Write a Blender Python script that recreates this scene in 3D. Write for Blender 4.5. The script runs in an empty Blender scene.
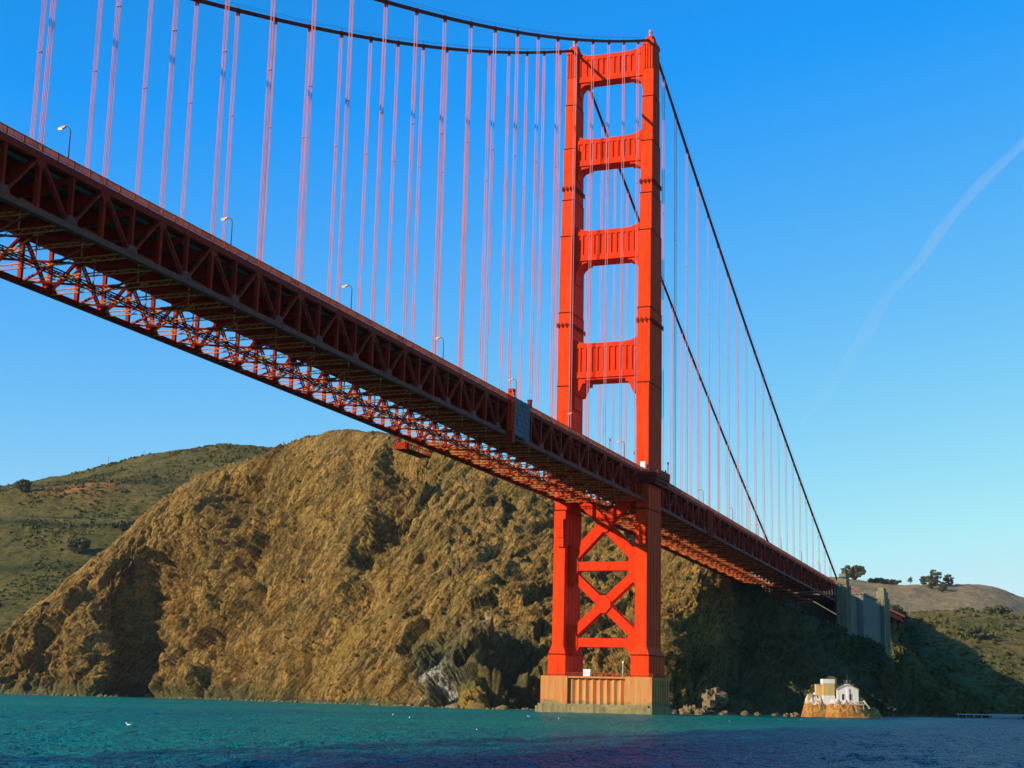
import bpy, math, random
import numpy as np
from mathutils import Vector, Matrix
R=math.radians
random.seed(7); rng=np.random.default_rng(7)
sc=bpy.context.scene; col=sc.collection
# ------------------------------------------------------------------ camera, sky, sun, exposure
fw=Vector((0.90885613,0.36606453,0.19994325)); rt=Vector((0.36905031,-0.92911194,0.02351312)); up=Vector((-0.19437698,-0.05241907,0.97952531))
cd=bpy.data.cameras.new('camera'); cam=bpy.data.objects.new('camera',cd); col.objects.link(cam)
m=Matrix.Identity(4)
for i in range(3): m[i][0]=rt[i]; m[i][1]=up[i]; m[i][2]=-fw[i]
m.translation=Vector((-477.63,-157.76,5.06)); cam.matrix_world=m
cd.sensor_width=36; cd.lens=1554.29*36/1024; cd.clip_start=.5; cd.clip_end=40000
sc.camera=cam
AZ,EL=R(43),R(21.5)
sund=Vector((-math.cos(AZ)*math.cos(EL),math.sin(AZ)*math.cos(EL),math.sin(EL)))
w=bpy.data.worlds.new('World'); sc.world=w; w.use_nodes=True
nt=w.node_tree; bg=nt.nodes['Background']
sky=nt.nodes.new('ShaderNodeTexSky'); sky.sky_type='NISHITA'; sky.sun_disc=False
sky.sun_elevation=EL; sky.sun_rotation=math.atan2(sund.x,sund.y)
sky.air_density=1.0; sky.dust_density=.6; sky.ozone_density=2.5
# grade the Nishita sky towards the deep saturated blue of the photograph (channel by channel, for every ray alike)
sp=nt.nodes.new('ShaderNodeSeparateColor'); cb=nt.nodes.new('ShaderNodeCombineColor'); nt.links.new(sky.outputs[0],sp.inputs[0])
def mth(op,a,b):
    n=nt.nodes.new('ShaderNodeMath'); n.operation=op
    nt.links.new(a,n.inputs[0]); n.inputs[1].default_value=b; return n.outputs[0]
EXPO=.55; K=10/2**EXPO
r_=mth('MULTIPLY',mth('MINIMUM',mth('MAXIMUM',mth('SUBTRACT',mth('MULTIPLY',sp.outputs[0],.05*3.45),.1845),.008),.6),K)
g_=mth('MULTIPLY',mth('MINIMUM',mth('MULTIPLY',sp.outputs[1],.05*3.3),.85),K)
b_=mth('MULTIPLY',mth('MINIMUM',mth('MULTIPLY',mth('POWER',mth('MULTIPLY',sp.outputs[2],.05/.165),1.3),.96),.94),K)
for i,o_ in enumerate((r_,g_,b_)): nt.links.new(o_,cb.inputs[i])
nt.links.new(cb.outputs[0],bg.inputs['Color'])
bg.inputs['Strength'].default_value=.1
sl=bpy.data.lights.new('sun','SUN'); sl.energy=4.4; sl.angle=R(.5); sl.color=(1,.86,.66)
so=bpy.data.objects.new('sun',sl); col.objects.link(so); so.rotation_euler=sund.to_track_quat('Z','Y').to_euler()
sc.view_settings.view_transform='Standard'; sc.view_settings.look='None'; sc.view_settings.gamma=1; sc.view_settings.use_curve_mapping=False
sc.view_settings.exposure=EXPO
WZ=1.9
HZ_D=.000016
# ------------------------------------------------------------------ helpers
def tag(o,label=None,cat=None,group=None,kind=None):
    if label:o['label']=label
    if cat:o['category']=cat
    if group:o['group']=group
    if kind:o['kind']=kind
    return o
def empty(name,loc=(0,0,0),rz=0):
    o=bpy.data.objects.new(name,None); col.objects.link(o); o.location=loc; o.rotation_euler=(0,0,rz); return o
def npmesh(name,V,F,mat,parent=None,smooth=False):
    """V (n,3) array, F list of faces or (n,k) array"""
    me=bpy.data.meshes.new(name)
    V=np.asarray(V,np.float32)
    if isinstance(F,np.ndarray):
        k=F.shape[1]; n=len(F)
        me.vertices.add(len(V)); me.vertices.foreach_set('co',V.ravel())
        me.loops.add(n*k); me.loops.foreach_set('vertex_index',F.astype(np.int32).ravel())
        me.polygons.add(n); me.polygons.foreach_set('loop_start',np.arange(n,dtype=np.int32)*k)
        me.update(calc_edges=True); me.validate()
    else: me.from_pydata(V.tolist(),[],F); me.update()
    if smooth: me.polygons.foreach_set('use_smooth',np.ones(len(me.polygons),bool))
    me.materials.append(mat)
    o=bpy.data.objects.new(name,me); col.objects.link(o)
    if parent: o.parent=parent
    return o
class MB:
    def __init__(s): s.v=[];s.f=[]
    def add(s,vs,fs):
        n=len(s.v); s.v+= [tuple(p) for p in vs]; s.f+=[tuple(i+n for i in f) for f in fs]; return s
    def hexa(s,a,b):  # a,b: lists of 4 corners
        return s.add(list(a)+list(b),[(3,2,1,0),(4,5,6,7),(0,1,5,4),(1,2,6,5),(2,3,7,6),(3,0,4,7)])
    def box(s,x0,x1,y0,y1,z0,z1):
        return s.hexa([(x0,y0,z0),(x1,y0,z0),(x1,y1,z0),(x0,y1,z0)],[(x0,y0,z1),(x1,y0,z1),(x1,y1,z1),(x0,y1,z1)])
    def beam(s,p,q,wd,ht,upv=(0,0,1)):
        p=Vector(p);q=Vector(q);d=(q-p).normalized(); u=Vector(upv); sd=d.cross(u)
        if sd.length<1e-4: sd=d.cross(Vector((0,1,0)))
        sd.normalize(); u=sd.cross(d); a=sd*wd/2; b=u*ht/2
        return s.hexa([p-a-b,p+a-b,p+a+b,p-a+b],[q-a-b,q+a-b,q+a+b,q-a+b])
    def tube(s,pts,r,n=8,cap=True):
        pts=[Vector(p) for p in pts]; rr=r if isinstance(r,(list,tuple)) else [r]*len(pts); b=len(s.v)
        for i,p in enumerate(pts):
            d=(pts[min(i+1,len(pts)-1)]-pts[max(i-1,0)]).normalized()
            a=d.cross(Vector((0,1,0))) 
            if a.length<.05: a=d.cross(Vector((1,0,0)))
            a.normalize(); c=d.cross(a)
            for k in range(n):
                t=2*math.pi*k/n; s.v.append(tuple(p+(a*math.cos(t)+c*math.sin(t))*rr[i]))
        for i in range(len(pts)-1):
            for k in range(n):
                k2=(k+1)%n; s.f.append((b+i*n+k,b+i*n+k2,b+(i+1)*n+k2,b+(i+1)*n+k))
        if cap:
            s.f.append(tuple(b+k for k in range(n))[::-1]); s.f.append(tuple(b+(len(pts)-1)*n+k for k in range(n)))
        return s
    def prism(s,poly,y0,y1,axis='y'):
        # poly in (a,b), extruded
        def P(a,b,c): return (a,c,b) if axis=='y' else ((c,a,b) if axis=='x' else (a,b,c))
        n=len(poly); return s.add([P(a,b,y0) for a,b in poly]+[P(a,b,y1) for a,b in poly],[tuple(range(n))[::-1],tuple(range(n,2*n))]+[(i,(i+1)%n,n+(i+1)%n,n+i) for i in range(n)])
    def build(s,name,mat,parent=None,smooth=False): return npmesh(name,np.array(s.v),s.f,mat,parent,smooth)
def copyo(o,parent=None,loc=None):
    c=o.copy(); col.objects.link(c)
    if parent: c.parent=parent
    if loc is not None: c.location=loc
    return c
def copy_tree(o,loc=None,parent=None):
    c=copyo(o,parent,loc)
    for ch in list(o.children): copy_tree(ch,None,c)
    return c
# ------------------------------------------------------------------ materials
def newmat(name,colr,rough=.6,spec=.3,metal=0):
    mt=bpy.data.materials.new(name); mt.use_nodes=True; b=mt.node_tree.nodes['Principled BSDF']
    b.inputs['Base Color'].default_value=(*colr,1); b.inputs['Roughness'].default_value=rough; b.inputs['Specular IOR Level'].default_value=spec; b.inputs['Metallic'].default_value=metal
    return mt,mt.node_tree,b
def N(t,typ,**k):
    n=t.nodes.new(typ)
    for a,v in k.items():
        if a in n.inputs.keys(): n.inputs[a].default_value=v
        else: setattr(n,a,v)
    return n
def coord(t,scale=(1,1,1),rot=(0,0,0),kind='Object'):
    c=N(t,'ShaderNodeTexCoord'); mp=N(t,'ShaderNodeMapping'); mp.inputs['Scale'].default_value=scale; mp.inputs['Rotation'].default_value=rot
    t.links.new(c.outputs[kind],mp.inputs[0]); return mp.outputs[0]
def noise(t,vec,scale,detail=4,rough=.55,dist=0):
    n=N(t,'ShaderNodeTexNoise'); n.inputs['Scale'].default_value=scale; n.inputs['Detail'].default_value=detail; n.inputs['Roughness'].default_value=rough; n.inputs['Distortion'].default_value=dist
    t.links.new(vec,n.inputs['Vector']); return n.outputs['Fac']
def ramp(t,fac,stops):
    r=N(t,'ShaderNodeValToRGB'); e=r.color_ramp.elements
    while len(e)<len(stops): e.new(.5)
    for i,(p,c) in enumerate(stops): e[i].position=p; e[i].color=(*c,1) if len(c)==3 else c
    t.links.new(fac,r.inputs[0]); return r.outputs[0]
def mixc(t,fac,a,b,blend='MIX'):
    m=N(t,'ShaderNodeMix',data_type='RGBA',blend_type=blend)
    for s,v in ((0,fac),(6,a),(7,b)):
        if hasattr(v,'links') or hasattr(v,'is_output'): t.links.new(v,m.inputs[s])
        else: m.inputs[s].default_value=v if not isinstance(v,tuple) else (*v,1)[:4]
    return m.outputs[2]
def bump(t,b,h,strength,dist=1,normal=None):
    n=N(t,'ShaderNodeBump'); n.inputs['Strength'].default_value=strength; n.inputs['Distance'].default_value=dist; t.links.new(h,n.inputs['Height'])
    if normal is not None: t.links.new(normal,n.inputs['Normal'])
    t.links.new(n.outputs[0],b.inputs['Normal']); return n.outputs[0]
def paint(name,c1,c2,rough=.5,seam=None):
    mt,t,b=newmat(name,c1,max(rough,.6),.04)
    v=coord(t); f=noise(t,v,.35,5,.6); f2=noise(t,coord(t,(1.5,1.5,.12)),.8,4,.6)
    c=mixc(t,ramp(t,f,[(.35,(0,0,0)),(.7,(1,1,1))]),c1,c2)
    c=mixc(t,ramp(t,f2,[(.5,(0,0,0)),(.75,(.7,.7,.7))]),c,tuple(x*.6 for x in c2))
    if seam:
        br=N(t,'ShaderNodeTexBrick'); br.offset=.5; br.inputs['Scale'].default_value=1; br.inputs['Mortar Size'].default_value=.02; br.inputs['Brick Width'].default_value=seam[0]; br.inputs['Row Height'].default_value=seam[1]
        cc=N(t,'ShaderNodeCombineXYZ'); sp=N(t,'ShaderNodeSeparateXYZ'); t.links.new(v,sp.inputs[0])
        ad=N(t,'ShaderNodeMath',operation='ADD'); t.links.new(sp.outputs[0],ad.inputs[0]); t.links.new(sp.outputs[1],ad.inputs[1])
        t.links.new(ad.outputs[0],cc.inputs[0]); t.links.new(sp.outputs[2],cc.inputs[1]); t.links.new(cc.outputs[0],br.inputs['Vector'])
        c=mixc(t,br.outputs['Fac'],c,tuple(x*.72 for x in c1))
    t.links.new(c,b.inputs['Base Color']); return mt
M={}
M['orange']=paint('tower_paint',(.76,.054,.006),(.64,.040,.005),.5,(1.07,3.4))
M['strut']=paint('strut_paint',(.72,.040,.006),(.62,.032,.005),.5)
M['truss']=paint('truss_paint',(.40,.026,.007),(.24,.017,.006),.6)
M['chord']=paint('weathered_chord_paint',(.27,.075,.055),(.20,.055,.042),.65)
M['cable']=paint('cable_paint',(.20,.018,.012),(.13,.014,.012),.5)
M['rope']=paint('rope_paint',(.76,.25,.25),(.66,.20,.20),.5)
M['rail']=paint('railing_paint',(.55,.10,.035),(.35,.07,.03),.6)
M['lattice']=paint('lattice_paint',(.72,.24,.07),(.5,.15,.05),.6)
M['asphalt']=newmat('asphalt',(.05,.05,.05),.9)[0]
M['slab']=newmat('concrete_slab',(.2,.17,.15),.9)[0]
M['lamp']=newmat('lamp_glass',(.85,.6,.3),.3,.5)[0]
M['pole']=paint('pole_paint',(.16,.05,.025),(.10,.045,.025),.5)
M['net']=None
def netmat():
    mt,t,b=newmat('grey_sheeting',(.2,.21,.24),.8)
    v=coord(t); br=N(t,'ShaderNodeTexBrick'); br.offset=0; br.inputs['Brick Width'].default_value=2.4; br.inputs['Row Height'].default_value=1.35; br.inputs['Mortar Size'].default_value=.10; br.inputs['Scale'].default_value=1
    br.inputs['Color1'].default_value=(.13,.125,.15,1); br.inputs['Color2'].default_value=(.10,.10,.125,1); br.inputs['Mortar'].default_value=(.05,.035,.04,1)
    cc=N(t,'ShaderNodeCombineXYZ'); sp=N(t,'ShaderNodeSeparateXYZ'); t.links.new(v,sp.inputs[0]); t.links.new(sp.outputs[0],cc.inputs[0]); t.links.new(sp.outputs[2],cc.inputs[1]); t.links.new(cc.outputs[0],br.inputs['Vector'])
    t.links.new(br.outputs[0],b.inputs['Base Color']); return mt
M['net']=netmat()
def concrete(name,c1,c2,stain,z0,z1,sc_=.25):
    mt,t,b=newmat(name,c1,.9,.04)
    v=coord(t); f=noise(t,v,sc_,6,.65); f2=noise(t,coord(t,(1.2,1.2,.10)),.7,5,.7)
    c=mixc(t,ramp(t,f,[(.3,(0,0,0)),(.7,(1,1,1))]),c1,c2)
    c=mixc(t,ramp(t,f2,[(.42,(0,0,0)),(.68,(1,1,1))]),c,stain)
    if z1 is not None:   # tide band: dark weed and bare concrete low down
        sp=N(t,'ShaderNodeSeparateXYZ'); t.links.new(v,sp.inputs[0]); mr=N(t,'ShaderNodeMapRange'); mr.inputs[1].default_value=z0; mr.inputs[2].default_value=z1; t.links.new(sp.outputs[2],mr.inputs[0])
        ad=N(t,'ShaderNodeMath',operation='ADD'); mu=N(t,'ShaderNodeMath',operation='MULTIPLY'); mu.inputs[1].default_value=.9; t.links.new(f,mu.inputs[0]); t.links.new(mr.outputs[0],ad.inputs[0]); t.links.new(mu.outputs[0],ad.inputs[1])
        k=ramp(t,ad.outputs[0],[(.80,(1,1,1)),(.97,(0,0,0))])
        low=ramp(t,mr.outputs[0],[(.0,(.05,.05,.02)),(.25,(.36,.28,.14)),(.5,(.16,.14,.06)),(.9,(.30,.22,.09))])
        c=mixc(t,k,c,low)
    t.links.new(c,b.inputs['Base Color']); bump(t,b,f,.25,.3); return mt
M['pier']=concrete('pier_concrete',(.52,.24,.08),(.45,.26,.10),(.56,.13,.03),0,7.5)
M['pierbase']=concrete('footing_concrete',(.34,.25,.12),(.22,.18,.09),(.12,.11,.05),0,None,.5)
M['conc']=concrete('grey_concrete',(.24,.22,.16),(.19,.18,.14),(.14,.135,.11),0,None,.12)
M['pale']=concrete('pylon_concrete',(.28,.24,.13),(.22,.19,.11),(.14,.13,.085),0,None,.12)
# ------------------------------------------------------------------ noise (numpy)
def _h(i,j,k,s):
    n=(i*374761393+j*668265263+k*2147483647+s*144269)&0x7fffffff
    n=(n^(n>>13))*1274126177&0x7fffffff; n=(n^(n>>16))*1103515245&0x7fffffff
    return ((n^(n>>15))&0xffffff)/float(0xffffff)*2-1
def vnoise(P,s=0):
    I=np.floor(P).astype(np.int64); f=P-I; u=f*f*f*(f*(f*6-15)+10); r=0
    for a in (0,1):
        wa=u[...,0] if a else 1-u[...,0]
        for b in (0,1):
            wb=u[...,1] if b else 1-u[...,1]
            for c in (0,1):
                wc=u[...,2] if c else 1-u[...,2]
                r=r+wa*wb*wc*_h(I[...,0]+a,I[...,1]+b,I[...,2]+c,s)
    return r
def fbm(P,o=4,s=0,g=.5,ridged=False):
    r=0;a=1;t=0
    for k in range(o):
        n=vnoise(P,s+k*17); 
        if ridged: n=1-2*np.abs(n)
        r=r+a*n;t+=a;a*=g;P=P*2.03+11.7
    return r/t
def facets(P,seed,tilt=1.0,jit=.42):
    """fractured rock: every cell is a tilted plane with its own offset"""
    I=np.floor(P-.5).astype(np.int64); best=np.full(P.shape[:-1],1e9); out=np.zeros(P.shape[:-1])
    for a in (0,1):
        for b in (0,1):
            for c in (0,1):
                i,j,k=I[...,0]+a,I[...,1]+b,I[...,2]+c
                dx=P[...,0]-(i+.5+jit*_h(i,j,k,seed)); dy=P[...,1]-(j+.5+jit*_h(i,j,k,seed+1)); dz=P[...,2]-(k+.5+jit*_h(i,j,k,seed+2))
                d=dx*dx+dy*dy+dz*dz
                v=_h(i,j,k,seed+3)*.55+tilt*(dx*_h(i,j,k,seed+4)+dy*_h(i,j,k,seed+5)+dz*_h(i,j,k,seed+6))
                m=d<best; best=np.where(m,d,best); out=np.where(m,v,out)
    return out
def catmull(ctrl,n):
    """ctrl (k,...) -> n samples (array of float params allowed)"""
    ctrl=np.asarray(ctrl,float);k=len(ctrl); t=np.asarray(n,float); i=np.clip(np.floor(t).astype(int),0,k-2); f=t-i
    sh=(len(t),)+(1,)*(ctrl.ndim-1); f=f.reshape(sh)
    g=lambda j: ctrl[np.clip(j,0,k-1)]
    p0,p1,p2,p3=g(i-1),g(i),g(i+1),g(i+2)
    return .5*((2*p1)+(-p0+p2)*f+(2*p0-5*p1+4*p2-p3)*f*f+(-p0+3*p1-3*p2+p3)*f**3)
def loft(ctrl,ucount,vparams):
    C=np.array(ctrl,float)             # (cols,rows,3)
    # columns spaced evenly along the crest/shore length
    seg=np.linalg.norm(np.diff(C[:,min(2,C.shape[1]-1)],axis=0),axis=1)*.5+np.linalg.norm(np.diff(C[:,1],axis=0),axis=1)*.5
    L=np.concatenate([[0],np.cumsum(seg)]); u=np.interp(np.linspace(0,L[-1],ucount),L,np.arange(len(C)))
    S=catmull(C,u); S=catmull(np.swapaxes(S,0,1),vparams)   # (v,u,3)
    return S,u
def normals(S):
    du=np.gradient(S,axis=1); dv=np.gradient(S,axis=0); n=np.cross(du,dv); n/=np.linalg.norm(n,axis=2,keepdims=True)+1e-9
    n*=np.sign(n[...,2:3].mean()) ; return n
def gridmesh(name,S,mat):
    h,wd,_=S.shape; idx=np.arange(h*wd).reshape(h,wd)
    F=np.stack([idx[:-1,:-1],idx[:-1,1:],idx[1:,1:],idx[1:,:-1]],-1).reshape(-1,4)
    return npmesh(name,S.reshape(-1,3),F,mat,None,False)
def smooth01(x,a,b): 
    t=np.clip((x-a)/(b-a),0,1); return t*t*(3-2*t)
# ------------------------------------------------------------------ terrain materials
def squeeze(t,vec,k,sc_=1.0):
    d=N(t,'ShaderNodeVectorMath',operation='DOT_PRODUCT'); t.links.new(vec,d.inputs[0]); d.inputs[1].default_value=SD
    m1=N(t,'ShaderNodeVectorMath',operation='SCALE'); m1.inputs[0].default_value=SD; mm=N(t,'ShaderNodeMath',operation='MULTIPLY'); mm.inputs[1].default_value=(1-1/k); t.links.new(d.outputs['Value'],mm.inputs[0]); t.links.new(mm.outputs[0],m1.inputs['Scale'])
    s_=N(t,'ShaderNodeVectorMath',operation='SUBTRACT'); t.links.new(vec,s_.inputs[0]); t.links.new(m1.outputs[0],s_.inputs[1]); return s_.outputs[0]
SD=tuple(Vector((.60,-.25,.75)).normalized())
def rockmat():
    mt,t,b=newmat('bluff_rock',(.3,.2,.08),.95,.05)
    v=coord(t); vs=squeeze(t,v,3.2)
    big=noise(t,v,.012,4,.6,.4); med=noise(t,vs,.07,5,.6,.3); fine=noise(t,squeeze(t,v,4.5),.55,7,.75); spk=noise(t,v,1.1,4,.8)
    c=ramp(t,big,[(.30,(.20,.120,.036)),(.45,(.32,.178,.044)),(.56,(.24,.150,.044)),(.70,(.38,.22,.055))])
    c=mixc(t,ramp(t,med,[(.45,(0,0,0)),(.68,(1,1,1))]),c,(.43,.245,.066))
    c=mixc(t,ramp(t,noise(t,vs,.03,5,.65,.8),[(.56,(0,0,0)),(.72,(.8,.8,.8))]),c,(.27,.115,.028))
    c=mixc(t,ramp(t,fine,[(.40,(.85,.85,.85)),(.50,(0,0,0))]),c,(.05,.048,.015))
    vo1=N(t,'ShaderNodeTexVoronoi'); vo1.feature='F1'; vo1.inputs['Scale'].default_value=.22; t.links.new(vs,vo1.inputs['Vector']); s1=N(t,'ShaderNodeSeparateColor'); t.links.new(vo1.outputs['Color'],s1.inputs[0])
    c=mixc(t,1.0,c,ramp(t,s1.outputs[0],[(.0,(.62,.62,.62)),(.5,(1,1,1)),(1,(1.0,1.0,1.0))]),'MULTIPLY')
    vo2=N(t,'ShaderNodeTexVoronoi'); vo2.feature='DISTANCE_TO_EDGE'; vo2.inputs['Scale'].default_value=.42; nv=N(t,'ShaderNodeVectorMath',operation='ADD'); nz=N(t,'ShaderNodeTexNoise'); nz.inputs['Scale'].default_value=.5; t.links.new(v,nz.inputs['Vector']); t.links.new(vs,nv.inputs[0]); t.links.new(nz.outputs['Color'],nv.inputs[1]); t.links.new(nv.outputs[0],vo2.inputs['Vector'])
    c=mixc(t,ramp(t,vo2.outputs['Distance'],[(.0,(.75,.75,.75)),(.10,(0,0,0))]),c,(.045,.034,.012))
    c=mixc(t,ramp(t,spk,[(.60,(0,0,0)),(.72,(.7,.7,.7))]),c,(.34,.22,.09))
    # scrub on the gentler ground
    g=N(t,'ShaderNodeNewGeometry'); sp=N(t,'ShaderNodeSeparateXYZ'); t.links.new(g.outputs['Normal'],sp.inputs[0])
    ad=N(t,'ShaderNodeMath',operation='MULTIPLY_ADD'); ad.inputs[1].default_value=.55; t.links.new(noise(t,v,.09,5,.7),ad.inputs[0]); t.links.new(sp.outputs[2],ad.inputs[2])
    c=mixc(t,ramp(t,ad.outputs[0],[(1.02,(0,0,0)),(1.16,(.7,.7,.7))]),c,(.12,.095,.028))
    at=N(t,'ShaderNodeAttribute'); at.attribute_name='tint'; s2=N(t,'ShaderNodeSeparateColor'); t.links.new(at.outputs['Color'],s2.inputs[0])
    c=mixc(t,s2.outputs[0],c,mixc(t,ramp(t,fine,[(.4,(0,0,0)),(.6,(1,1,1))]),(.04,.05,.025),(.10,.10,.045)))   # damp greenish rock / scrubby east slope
    gm=N(t,'ShaderNodeMath',operation='MULTIPLY'); t.links.new(s2.outputs[1],gm.inputs[0]); t.links.new(ramp(t,noise(t,v,.35,5,.7,.6),[(.44,(0,0,0)),(.52,(1,1,1))]),gm.inputs[1])
    c=mixc(t,gm.outputs[0],c,(.64,.61,.53))  # guano
    c=mixc(t,s2.outputs[2],c,mixc(t,ramp(t,med,[(.42,(0,0,0)),(.6,(1,1,1))]),(.27,.19,.04),(.36,.18,.03)))        # ochre streaks
    t.links.new(c,b.inputs['Base Color'])
    n0=bump(t,b,vo2.outputs['Distance'],.6,2.5); n1=bump(t,b,med,.5,3,n0); n2=bump(t,b,fine,.9,1.6,n1); bump(t,b,spk,.6,.5,n2); return mt
M['rock']=rockmat()
def grassmat(name,cols,dark,sc1=.02,bumpd=3):
    mt,t,b=newmat(name,cols[0],.95,.05)
    v=coord(t); vz=coord(t,(1,1,3.5))
    c=ramp(t,noise(t,v,sc1,5,.62,.3),[(.3,cols[0]),(.5,cols[1]),(.68,cols[2])])
    f=noise(t,vz,.10,6,.75); c=mixc(t,ramp(t,f,[(.46,(0,0,0)),(.58,(.85,.85,.85))]),c,dark)
    f3=noise(t,v,.4,3,.7); c=mixc(t,ramp(t,f3,[(.35,(.5,.5,.5)),(.5,(0,0,0))]),c,tuple(x*.6 for x in cols[1]))
    at=N(t,'ShaderNodeAttribute'); at.attribute_name='tint'; s2=N(t,'ShaderNodeSeparateColor'); t.links.new(at.outputs['Color'],s2.inputs[0])
    c=mixc(t,s2.outputs[0],c,(.36,.13,.05)); c=mixc(t,s2.outputs[1],c,(.20,.16,.08)); c=mixc(t,s2.outputs[2],c,(.03,.038,.012))
    t.links.new(c,b.inputs['Base Color']); n=bump(t,b,f,.8,bumpd); bump(t,b,f3,.5,.8,n); return mt
M['hillL']=grassmat('scrubby_hill',[(.088,.078,.020),(.125,.10,.026),(.18,.125,.036)],(.042,.045,.012))
M['hillR']=grassmat('dry_far_hill',[(.24,.17,.085),(.30,.21,.105),(.26,.19,.10)],(.17,.13,.07),.006,4)
M['hillM']=grassmat('green_brown_hill',[(.11,.095,.026),(.15,.115,.036),(.22,.14,.05)],(.05,.052,.015),.015,3)
def setattr_tint(o,T):
    a=o.data.color_attributes.new('tint','FLOAT_COLOR','POINT'); A=np.ones((T.shape[0],4),np.float32); A[:,:3]=T; a.data.foreach_set('color',A.ravel())
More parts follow.
